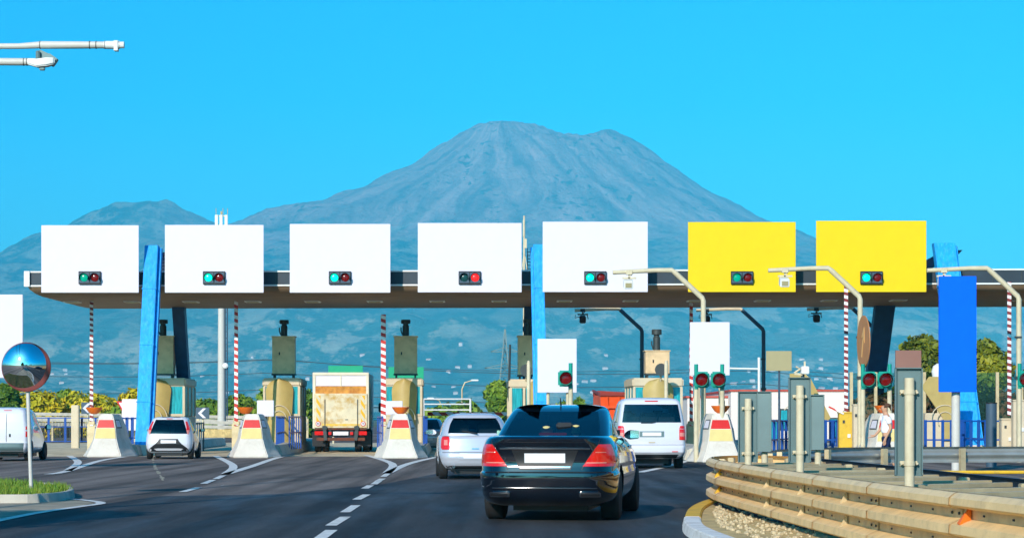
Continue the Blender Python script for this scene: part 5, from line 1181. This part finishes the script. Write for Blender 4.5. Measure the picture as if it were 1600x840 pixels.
for sx in (-1, 1): MB().box((sx*1.42, 7.9, 1.9), (.2, .1, .42)).build('wing_mirror', M['black'], tr, bevel=.03); MB().bar((sx*1.05, 7.8, 1.9), (sx*1.35, 7.9, 1.9), .04, .04).build('mirror_arm', M['black'], tr)
# red tipper beyond the van
rt = thing('tipper_truck', 'orange red tipper truck behind the white van', 'truck', (at(976, 655, 112).x, 112, 0), math.atan(-VX)); k = 112/F
zt = CH+(655-608)*k; 
MB().loft([[Vector((a, y, z)) for a, y in ((-1.1, 0), (1.1, 0), (1.1, 5), (-1.1, 5))] for z in (1.0,)]+[[Vector((a, y, zt-.25)) for a, y in ((-1.2, -.2), (1.2, -.2), (1.2, 5.2), (-1.2, 5.2))]]).build('tipper_body', M['truckred'], rt, bevel=.03)
mb = MB(); mb.prism([(-1.22, zt-.3), (1.22, zt-.3), (1.22, zt-.12), (-1.0, zt), (-1.22, zt-.08)], 4.6, 5.3); mb.bar((-1.2, -.2, zt-.25), (-1.2, 5.2, zt), .1, .1); mb.bar((1.2, -.2, zt-.25), (1.2, 5.2, zt), .1, .1); mb.bar((-1.22, -.22, zt-.27), (1.22, -.22, zt-.27), .12, .1); mb.build('rim_rail', mat('dark_red', (.25, .03, .02), .6), rt)
MB().box((0, 3, .8), (.9, 6, .3)).build('chassis', M['dark'], rt)
for xx in (-.8, -.27, .27, .8): MB().bar((xx, -.06, 1.15), (xx*1.08, -.25, zt-.35), .09, .08).build('tailgate_rib', M['truckred'], rt)
for zz in (1.3, (1.3+zt)/2-.1): MB().box((0, -.13-(zz-1.2)*.1, zz), (2.2, .09, .1)).build('tailgate_rail', M['truckred'], rt)
MB().box((0, 6.2, 1.7), (2.2, 1.4, 1.7)).build('cab', M['truckred'], rt, bevel=.08)
for sx in (-1, 1): 
    wheel(rt, sx*1.1, 1.2, .5, .3, dark=True); wheel(rt, sx*1.1, 5.8, .5, .3, dark=True); MB().box((sx*.85, -.05, .85), (.35, .08, .16)).build('tail_light', M['taillight'], rt)
# ---------------------------------------------------------------- crash barriers at the right
W3 = [(.01,.768),(.05,.768),(.075,.758),(.115,.725),(.12,.668),(.10,.652),(.0,.630),(.0,.555),(.05,.537),(.115,.505),(.12,.435),(.10,.418),(.0,.395),(.0,.320),(.05,.302),(.115,.27),(.12,.20),(.10,.183),(.03,.165),(.01,.165)]
W2 = [(.0,.765),(.045,.76),(.085,.725),(.085,.68),(.05,.65),(.0,.61),(.0,.565),(.05,.53),(.085,.50),(.085,.455),(.045,.42),(.0,.415)]
def rail(path, profile, side, zoff=0, thick=.006):
    P = [Vector((p[0], p[1], 0)) for p in path]; mb = MB(); n = len(profile); vs_ = []
    for i, p in enumerate(P):
        t = (P[min(i+1, len(P)-1)]-P[max(i-1, 0)]).normalized(); nr = Vector((t.y, -t.x, 0))*side
        for o, z in profile: q = p+nr*o; vs_.append((q.x, q.y, z+zoff))
    fs = [(i*n+j, i*n+j+1, (i+1)*n+j+1, (i+1)*n+j) for i in range(len(P)-1) for j in range(n-1)]
    mb.add(vs_, fs); return mb
def normal_at(P, i, side):
    t = (Vector(P[min(i+1, len(P)-1)])-Vector(P[max(i-1, 0)])).normalized(); return Vector((t.y, -t.x, 0))*side
M['beam'] = mat('galvanised_beam', (.86, .60, .28), .5, metal=.05, var=.1, vs=3, bump=.05, grime=(.46, .33, .17), gs=5, gamt=.4)
M['beam2'] = mat('galvanised_beam_blue', (.38, .40, .38), .4, metal=.5, var=.1, vs=3, grime=(.3, .28, .22), gs=2, gamt=.4)
front = smooth_path([(6.2,-6,0),(5.25,4,0),(4.55,11,0),(3.88,17,0),(3.58,20,0),(3.42,22.5,0),(3.24,26.8,0),(3.13,30,0),(3.06,33,0),(3.08,34.6,0)], 6)
bend = smooth_path([(3.08,34.6,0),(3.17,36.2,0),(3.45,37.6,0),(3.95,38.1,0),(4.5,37.2,0)], 6)
back = smooth_path([(4.5,37.2,0),(4.72,34,0),(4.85,30,0),(4.98,25,0),(5.25,20,0),(5.7,13,0),(6.6,4,0)], 6)
t_ = thing('crash_barrier', 'triple beam crash barrier curving round its nose at the front right', 'crash barrier', (3.5, 33, 0))
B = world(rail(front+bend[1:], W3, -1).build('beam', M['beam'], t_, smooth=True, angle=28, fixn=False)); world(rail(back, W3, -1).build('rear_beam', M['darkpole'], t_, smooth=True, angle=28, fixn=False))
# back side sheet so the beam has thickness
world(rail(front+bend[1:], [(o-.008, z) for o, z in W3], -1).build('beam_back', M['beam'], t_, smooth=True, angle=60, fixn=False))
def along(P, step, off=0):
    out = []; acc = off; P = [Vector(p) for p in P]
    for i in range(len(P)-1):
        l = (P[i+1]-P[i]).length
        while acc <= l: out.append((P[i].lerp(P[i+1], acc/l), (P[i+1]-P[i]).normalized())); acc += step
        acc -= l
    return out
for p, t in along(front, 2.2, .9)+along(back, 2.4, .4)+along(bend, 1.3, .5):
    n = Vector((t.y, -t.x, 0))      # towards the inside
    q = p+n*.12
    world(MB().box((q.x, q.y, .32), (.12, .10, .84), rz=math.atan2(t.y, t.x)).build('post', M['steel'], t_, bevel=.008))
# joint overlap seams and bolts
for p, t in along(front, 2.9, 1.9):
    n = Vector((t.y, -t.x, 0)); a = p-n*.004; seg = [a-t*.02, a+t*.02]
    world(rail([a-t*.16, a+t*.16], [(o+.006, z) for o, z in W3], -1).build('lap_joint', M['beam'], t_, smooth=True, angle=28, fixn=False))
    mb = MB()
    for zz in (.595, .36):
        for s_ in (-.1, .1): c = a+t*s_-n*.012; mb.lathe([(.014, 0), (.012, .012), (.003, .014)], (c.x, c.y, zz), 8, Matrix.Rotation(math.atan2(t.y, t.x), 4, 'Z') @ Matrix.Rotation(R(-90), 4, 'X')); world(mb.build('bolt', M['dark'], t_)); mb = MB()
mb = MB()
for p, t in along(front, .73, .3):
    n = Vector((t.y, -t.x, 0))
    for zz in (.595, .36): c = p-n*.004; mb.box((c.x, c.y, zz), (.04, .006, .016), rz=math.atan2(t.y, t.x))
world(mb.build('slots', M['black'], t_))['kind'] = 'stuff'
# cross struts
fa = along(front[14:], 1.25, .4); bk_ = [Vector(p) for p in back]
for p, t in fa:
    bq = min(bk_, key=lambda q: abs(q.y-p.y-1.0)); 
    world(MB().bar(p+Vector((.09, 0, .70)), Vector((bq.x, bq.y, .70)), .10, .05).build('strut', M['steel'], t_, bevel=.006))
# fins in the second valley (reinforcing triangles) at the nose
for p, t in along(front[-26:], 2.6, 1.2)[:3]:
    n = Vector((t.y, -t.x, 0))
    for zz in (.595, .36):
        a = p-n*.012
        world(MB().add([a+Vector((0, 0, zz+.07))-n*.0, a+Vector((0, 0, zz-.07)), a-n*.08+Vector((0, 0, zz-.075)), a+t*.10+Vector((0, 0, zz))], [(0,1,2),(0,2,3),(1,3,2),(0,3,1)]).build('fin', M['steel'], t_))
# reflectors standing in the valleys
def reflector(p, t, zz, m, lab, s=.075):
    n = Vector((t.y, -t.x, 0)); a = p-n*.01
    o = MB().add([a+Vector((0, 0, zz+s)), a+Vector((0, 0, zz-s)), a-n*.10+Vector((0, 0, zz-s)), a+t*.09+Vector((0, 0, zz)), a-n*.10+t*.07+Vector((0, 0, zz-s*.9))], [(0,1,2),(0,2,4),(0,4,3),(1,3,4,2),(0,3,1)]).build('barrier_reflector', M[m]); tag(o, lab, 'reflector', 'small reflectors on the crash barrier')
q = along(front, .1, 0)
def near(y): return min(q, key=lambda e: abs(e[0].y-y))
reflector(*near(18.6), .60, 'orange', 'orange triangular reflector on the near beam at the right', .085)
reflector(*near(33.6), .595, 'kerbyellow', 'yellow reflector on the barrier nose, upper one'); reflector(*near(33.6), .36, 'kerbyellow', 'yellow reflector on the barrier nose, lower one')
# far double beam barrier
fb = smooth_path([(4.35,40.5,0),(4.9,44,0),(5.9,47.5,0),(7.6,49.8,0),(10.5,51,0),(14,51.5,0),(20,52,0)], 6)
t_ = thing('crash_barrier', 'farther double beam crash barrier in front of the walking person', 'crash barrier', (8, 50, 0))
world(rail(fb, W2, -1).build('beam', M['beam2'], t_, smooth=True, angle=40, fixn=False)); world(rail(fb, [(o-.008, z) for o, z in W2], -1).build('beam_back', M['beam2'], t_, smooth=True, angle=60, fixn=False))
for p, t in along(fb, 2.0, .6):
    n = Vector((t.y, -t.x, 0)); q_ = p+n*.1*1; world(MB().box((q_.x, q_.y, .33), (.12, .1, .8), rz=math.atan2(t.y, t.x)).build('post', M['steel'], t_))
mb = MB()
for p, t in along(fb, 1.0, .3):
    n = Vector((t.y, -t.x, 0)); c = p-n*.004; mb.box((c.x, c.y, .59), (.05, .008, .02), rz=math.atan2(t.y, t.x))
world(mb.build('slots', M['black'], t_))
# yellow low rails under it
for zz, lab in ((.30, 'upper'), (.14, 'lower')):
    tag(MB().tube([(8.6, 46.5, zz), (22, 46.5, zz)], .035, 8).build('low_pipe', M['kerbyellow']), lab+' yellow pipe low behind the near barrier at the right', 'pipe')
# grey backed delineator panels on poles
def panel(px, d, top, bot, lab, wid=.28, twin=0, cap=False, yaw=0, front=True):
    x = (px-CX)*d/F; zt = CH+(655-top)*d/F; zb = CH+(655-bot)*d/F; t_ = thing('delineator_panel', lab, 'sign panel', (x, d, 0), yaw, 'grey backed panels on poles inside the barrier')
    mb = MB(); mb.box((0, .07, (zt+zb)/2), (wid, .012, zt-zb))
    for sx in (-1, 1): mb.box((sx*(wid/2-.004), .045, (zt+zb)/2), (.012, .05, zt-zb)); 
    mb.box((0, .045, zt-.004), (wid, .05, .01)); mb.box((0, .045, zb+.004), (wid, .05, .01))
    mb.build('panel', M['steelb'], t_)
    fy = 0 if front else .15
    MB().tube([(0, fy, 0), (0, fy, zt-.10)], .048, 16).build('post', M['pole'], t_, smooth=True)
    for zz in (zt-.24, zb+.12) if front else ():
        mb = MB(); mb.tube([(0, 0, zz-.022), (0, 0, zz+.022)], .056, 16); mb.box((0, .052, zz), (.17, .018, .05))
        for sx in (-1, 1): mb.tube([(sx*.075, -.0, zz), (sx*.075, .06, zz)], .014, 8)
        mb.build('clamp', M['pole'], t_, bevel=.003)
    if cap: MB().box((0, .07, zt+.085), (.25, .03, .17)).build('cap_plate', M['brown'], t_)
panel(1169, 32, 611, 722, 'leftmost grey panel on a pole inside the barrier', .27)
panel(1193, 34, 611, 705, 'grey panel just behind the leftmost one', .22, yaw=R(-12), front=False)
panel(1250, 28.3, 589, 722, 'middle grey panel on a pole inside the barrier', .27)
panel(1276, 33, 616, 702, 'slim grey panel just behind the middle one', .2, yaw=R(-15), front=False)
panel(1421, 22.4, 574, 743, 'rightmost grey panel with a brown plate on top', .265, cap=True)

# ---------------------------------------------------------------- left: grass island, mirror
M['soil'] = mat('soil', (.16, .12, .06), .95, var=.3, bump=.5)
isl = [(-13, 37.2), (-8.3, 37.3), (-7.75, 37.7), (-7.55, 38.6), (-7.7, 40.2), (-8.3, 42.5), (-9.5, 45), (-13, 46.5)]
S(MB().loft([[Vector((x, y, 0)) for x, y in isl], [Vector((x, y, .12)) for x, y in isl]]).build('grass_island', M['soil']))
S(kerb(smooth_path([(x, y, 0) for x, y in isl], 4), .16, .15, M['kerb'], 'kerb'))
rng = random.Random(5); g = MB()
for _ in range(26000):
    x = rng.uniform(-13, -7.45); y = rng.uniform(37.4, 46)
    if y > 42.3+(-8.3-x)*1.9 or x > -7.72 or (x > -7.95 and (y > 40.6 or y < 38)) or y < 37.5: continue
    h = rng.uniform(.03, .14)*(1+.5*noise.noise(Vector((x*2, y*2, 0)))); a = rng.uniform(0, 6.28); dx, dy = cos(a)*.012, sin(a)*.012; lx, ly = rng.gauss(0, .05), rng.gauss(0, .05)
    b = len(g.v); g.v += [(x-dx, y-dy, .11), (x+dx, y+dy, .11), (x+lx, y+ly, .11+h)]; g.f.append((b, b+1, b+2))
tag(g.build('grass', M['grass'], fixn=False), 'short bright green grass around the foot of the mirror pole', 'grass', kind='stuff')
t_ = thing('traffic_mirror', 'round convex traffic mirror with a red rim on a pale pole', 'mirror', (at(48, 655, 40).x, 40, 0))
zc = CH+(655-573)*40/F; ox = -7*40/F
MB().tube([(0, .06, 0), (ox*.6, .06, zc*.6), (ox, .06, zc+.1)], .033, 14).build('pole', M['polew'], t_, smooth=True)
RMx = Matrix.Rotation(R(90), 4, 'X')
pr_ = [(.405*sin(a), 1.45*(cos(a*.285)-cos(.285*pi/2))) for a in [pi/2*(1-k/16) for k in range(17)]]
mface = bpy.data.materials.new('mirror_face'); mface.use_nodes = True; bb = mface.node_tree.nodes['Principled BSDF']; bb.inputs['Metallic'].default_value = 1; bb.inputs['Roughness'].default_value = .02; bb.inputs['Base Color'].default_value = (.82, .86, .88, 1)
hd = MB().lathe([(.42, -.03), (.428, -.02), (.43, .005), (.425, .02), (.415, .02), (.405, .005)], (ox, 0, zc), 48, RMx).build('rim', mat('rim_red', (.16, .02, .015), .4), t_, smooth=True)
pm = MB(); n = 48; rings = []
for k in range(16):
    r_ = .412*(1-k/16); z = .17*(1-(r_/.412)**2)
    rings.append([Vector((r_*cos(2*pi*i/n), r_*sin(2*pi*i/n), z)) for i in range(n)])
rings.append([Vector((.0005*cos(2*pi*i/n), .0005*sin(2*pi*i/n), .17)) for i in range(n)])
pm.loft(rings, False, False); TM = Matrix.Translation((ox, .0, zc)) @ Matrix.Rotation(R(8), 4, 'Z') @ Matrix.Rotation(R(5), 4, 'X') @ RMx
pm.v = [tuple(TM @ Vector(v)) for v in pm.v]; pm.build('mirror_face', mface, t_, smooth=True, angle=180)
MB().lathe([(.40, -.03), (.2, -.08), (.05, -.09)], (ox, 0, zc), 32, RMx).build('back_shell', M['orange'], t_, smooth=True)

# overhead lamp arms top left (their mast stands outside the frame)
t_ = thing('lamp_gantry', 'two pale pipe arms reaching in at the top left', 'gantry', (-8.4, 30, 0)); k = 30/F
zA = CH+(655-73)*k; zB = CH+(655-97)*k
def ax(px): return (px-CX)*k+8.4
a = MB(); a.tube([(0, 0, zA), (ax(30), 0, zA+.005), (ax(62), 0, zA+.02), (ax(64), 0, zA+.02), (ax(163), 0, zA+.02)], [.036, .037, .045, .05, .045], 14); a.build('upper_arm', M['polew'], t_, smooth=True, angle=50)
a = MB(); a.tube([(ax(163), 0, zA+.02), (ax(187), 0, zA+.02)], .052, 14); a.box((ax(182), -.01, zA+.005), (.05, .11, .13)); a.tube([(ax(187), 0, zA+.02), (ax(194), 0, zA+.02)], .044, 12); a.build('end_cap', M['trim'], t_, smooth=True, angle=40)
a = MB(); a.tube([(0, 0, zB+.01), (ax(60), 0, zB)], .048, 14); a.build('lower_arm', M['polew'], t_, smooth=True, angle=50)
a = MB(); a.loft([[Vector((ax(px), sy*w, zB+dz)) for sy, dz in ((-1, b0), (1, b0), (1, b1), (-1, b1))] for px, w, b0, b1 in ((42, .05, -.03, .04), (58, .08, -.07, .03), (74, .08, -.06, .05), (86, .05, -.03, .05))]); a.build('joint_cover', M['trim'], t_, smooth=True, bevel=.015)
a = MB(); a.box((ax(66), .06, zB+.06), (.16, .1, .16), ry=R(25)); a.box((ax(79), .05, zB+.03), (.14, .1, .12), ry=R(35)); a.tube([(ax(60), -.03, zB+.03), (ax(60), -.03, zB+.14)], .03, 10); a.box((ax(66), 0, zB-.085), (.07, .07, .05)); a.build('hinge', M['steelb'], t_, bevel=.01)
MB().tube([(0, 0, 0), (0, 0, zA+.3)], [.12, .09], 16).build('mast', M['polew'], t_, smooth=True)
a = MB()
for px in (62.5, 140, 150, 164): a.tube([(ax(px), 0, zA+.02), (ax(px)+.008, 0, zA+.02)], .053, 14)
for px in (37, 42): a.tube([(ax(px), 0, zB), (ax(px)+.008, 0, zB)], .052, 14)
a.build('seam_band', M['dark'], t_)

# cables high over the road that throw the thin shadows
for pts, lab in ((((-17.3, 1, 8.8), (-13.1, 27.0, 8.6), (-10.4, 37.6, 8.9)), 'left overhead cable above the frame'), (((-19, 10, 8.8), (-15, 27, 8.6), (-11.5, 37.6, 8.9)), 'right overhead cable above the frame')):
    tag(MB().tube(smooth_path(pts, 6), .07, 6).build('overhead_cable', M['dark']), lab, 'cable')
# roadside trees behind and left of the camera (they show in the mirror and shade the near left corner)
tree(-10.9, 21.7, 6.0, 4.6, 'roadside tree just outside the left edge of the frame', 'leaf_tree', None, 5000, .16, .3, 51)
for i, (x, y) in enumerate(((-17, 0), (-16, -10), (-13, -24), (16, -12), (18, -30))):
    tree(x, y, 8, 6, ('roadside tree behind the camera on the left, nearest', 'roadside tree behind the camera on the left, second', 'roadside tree behind the camera on the left, farthest', 'roadside tree behind the camera on the right, nearer', 'roadside tree behind the camera on the right, farther')[i], 'leaf_tree', None, 2200, .22, .3, 60+i)
for i, (x, y, w, h) in enumerate(((-2, -140, 18, 14), (20, -150, 16, 17), (-26, -150, 20, 11))):
    t_ = thing('apartment_block', ('low', 'tall', 'wide')[i]+' pale apartment block far behind the camera', 'building', (x, y, 0))
    MB().box((0, 0, h/2), (w, 10, h)).build('wall', M['nyellow'] if i else M['wall'], t_)
    for a in range(4):
        for b in range(4): MB().box((-w*.36+a*w*.24, 5.02, 2+b*h*.23), (w*.1, .08, 1.5)).build('window', M['dark'], t_)

# ---------------------------------------------------------------- the walking person
def skin(name, V, E, Rr, m, parent, sub=2, smooth=True):
    me = bpy.data.meshes.new(name); me.from_pydata([tuple(v) for v in V], E, []); o = bpy.data.objects.new(name, me); col.objects.link(o)
    md = o.modifiers.new('s', 'SKIN'); sv = me.skin_vertices[0].data
    for i, r_ in enumerate(Rr): sv[i].radius = (r_, r_) if not isinstance(r_, tuple) else r_
    sv[0].use_root = True
    s2 = o.modifiers.new('ss', 'SUBSURF'); s2.levels = sub; s2.render_levels = sub
    dg = bpy.context.evaluated_depsgraph_get(); dg.update(); nm = bpy.data.meshes.new_from_object(o.evaluated_get(dg)); o.modifiers.clear(); o.data = nm
    for p in nm.polygons: p.use_smooth = True
    nm.materials.clear(); nm.materials.append(m); o.parent = parent; KIDS.setdefault(parent.name, []).append(o); return o
pe = thing('person', 'person in a white T-shirt and dark shorts walking left behind the barrier', 'person', (at(1385, 655, 55.5).x, 55.5, 0), R(0))
# faces -x (left), slight stride; the near arm swings with a bent elbow
V = [(0,0,.95),(0,0,1.05),(.01,0,1.22),(.0,0,1.40),(-.02,0,1.50),(-.035,0,1.56),(-.05,0,1.63),(-.045,0,1.70),
     (.01,-.17,1.41),(.07,-.22,1.16),(-.05,-.24,.93),(-.08,-.24,.86),
     (-.01,.17,1.41),(-.08,.21,1.16),(-.24,.2,.98),(-.30,.19,.95),
     (.01,-.09,.90),(-.10,-.10,.50),(.0,-.10,.09),(-.10,-.10,.04),(-.17,-.10,.03),
     (.01,.09,.90),(.08,.10,.50),(.30,.10,.14),(.24,.10,.05),(.18,.10,.04)]
E = [(0,1),(1,2),(2,3),(3,4),(4,5),(5,6),(6,7),(3,8),(8,9),(9,10),(10,11),(3,12),(12,13),(13,14),(14,15),(0,16),(16,17),(17,18),(18,19),(19,20),(0,21),(21,22),(22,23),(23,24),(24,25)]
Rr = [.13,.12,.12,.12,.055,.07,.095,.075,.055,.042,.03,.035,.055,.042,.03,.035,.085,.055,.04,.04,.03,.085,.055,.04,.04,.03]
# fingers on each hand
for base, dr in ((11, Vector((-.02, 0, -1))), (15, Vector((-1, 0, -.25)))):
    c = Vector(V[base]); dr.normalize()
    for k, ln in enumerate((.07, .08, .075, .06)):
        o_ = Vector((0, (k-1.5)*.018, 0)) if base == 15 else Vector(((k-1.5)*.018, 0, 0)); i = len(V)
        V += [tuple(c+o_+dr*.04), tuple(c+o_+dr*(.04+ln*.6)), tuple(c+o_+dr*(.04+ln)+Vector((-.012, 0, -.008)))]; E += [(base, i), (i, i+1), (i+1, i+2)]; Rr += [.010, .009, .007]
    i = len(V); sd_ = Vector((-.035, 0, -.01)) if base == 11 else Vector((-.01, 0, .035)); V += [tuple(c+sd_+dr*.02), tuple(c+sd_*1.5+dr*.05)]; E += [(base, i), (i, i+1)]; Rr += [.011, .009]
skin('body', V, E, Rr, M['skin'], pe)
skin('shirt', [(0,0,1.0),(.005,0,1.12),(.01,0,1.26),(0,0,1.40),(-.01,0,1.46),(.01,-.17,1.41),(.05,-.215,1.24),(-.01,.17,1.41),(-.06,.205,1.24)], [(0,1),(1,2),(2,3),(3,4),(3,5),(5,6),(3,7),(7,8)], [(.155,.15),(.14,.145),(.15,.155),(.13,.15),.075,.08,.068,.08,.068], M['shirt'], pe)
skin('shorts', [(0,0,1.0),(0,0,.92),(.0,-.09,.84),(-.07,-.10,.62),(.0,.09,.84),(.06,.10,.62)], [(0,1),(1,2),(2,3),(1,4),(4,5)], [.15,.15,.105,.095,.105,.095], M['shorts'], pe)
skin('hair', [(.02,0,1.60),(.02,0,1.68),(-.03,0,1.745),(.09,0,1.62)], [(0,1),(1,2),(0,3)], [.085,.105,.075,.04], M['hair'], pe)
mb = MB(); mb.lathe([(.001, 0), (.016, .01), (.012, .035), (.002, .04)], (-.135, 0, 1.61), 8, Matrix.Rotation(R(-90), 4, 'Y')); mb.box((-.138, 0, 1.575), (.012, .05, .012)); mb.build('nose_and_mouth', M['skin'], pe, smooth=True)
mb = MB()
for s_ in (-1, 1): mb.lathe([(.001, 0), (.011, .003), (.008, .008), (.001, .010)], (-.128, s_*.033, 1.645), 8, Matrix.Rotation(R(-90), 4, 'Y'))
mb.build('eyes', M['hair'], pe)
mb = MB()
for dx, dy in ((-.10, -.10), (.23, .10)): mb.box((dx-.02, dy, .04), (.27, .09, .08))
mb.build('shoes', M['trim'], pe, bevel=.03)
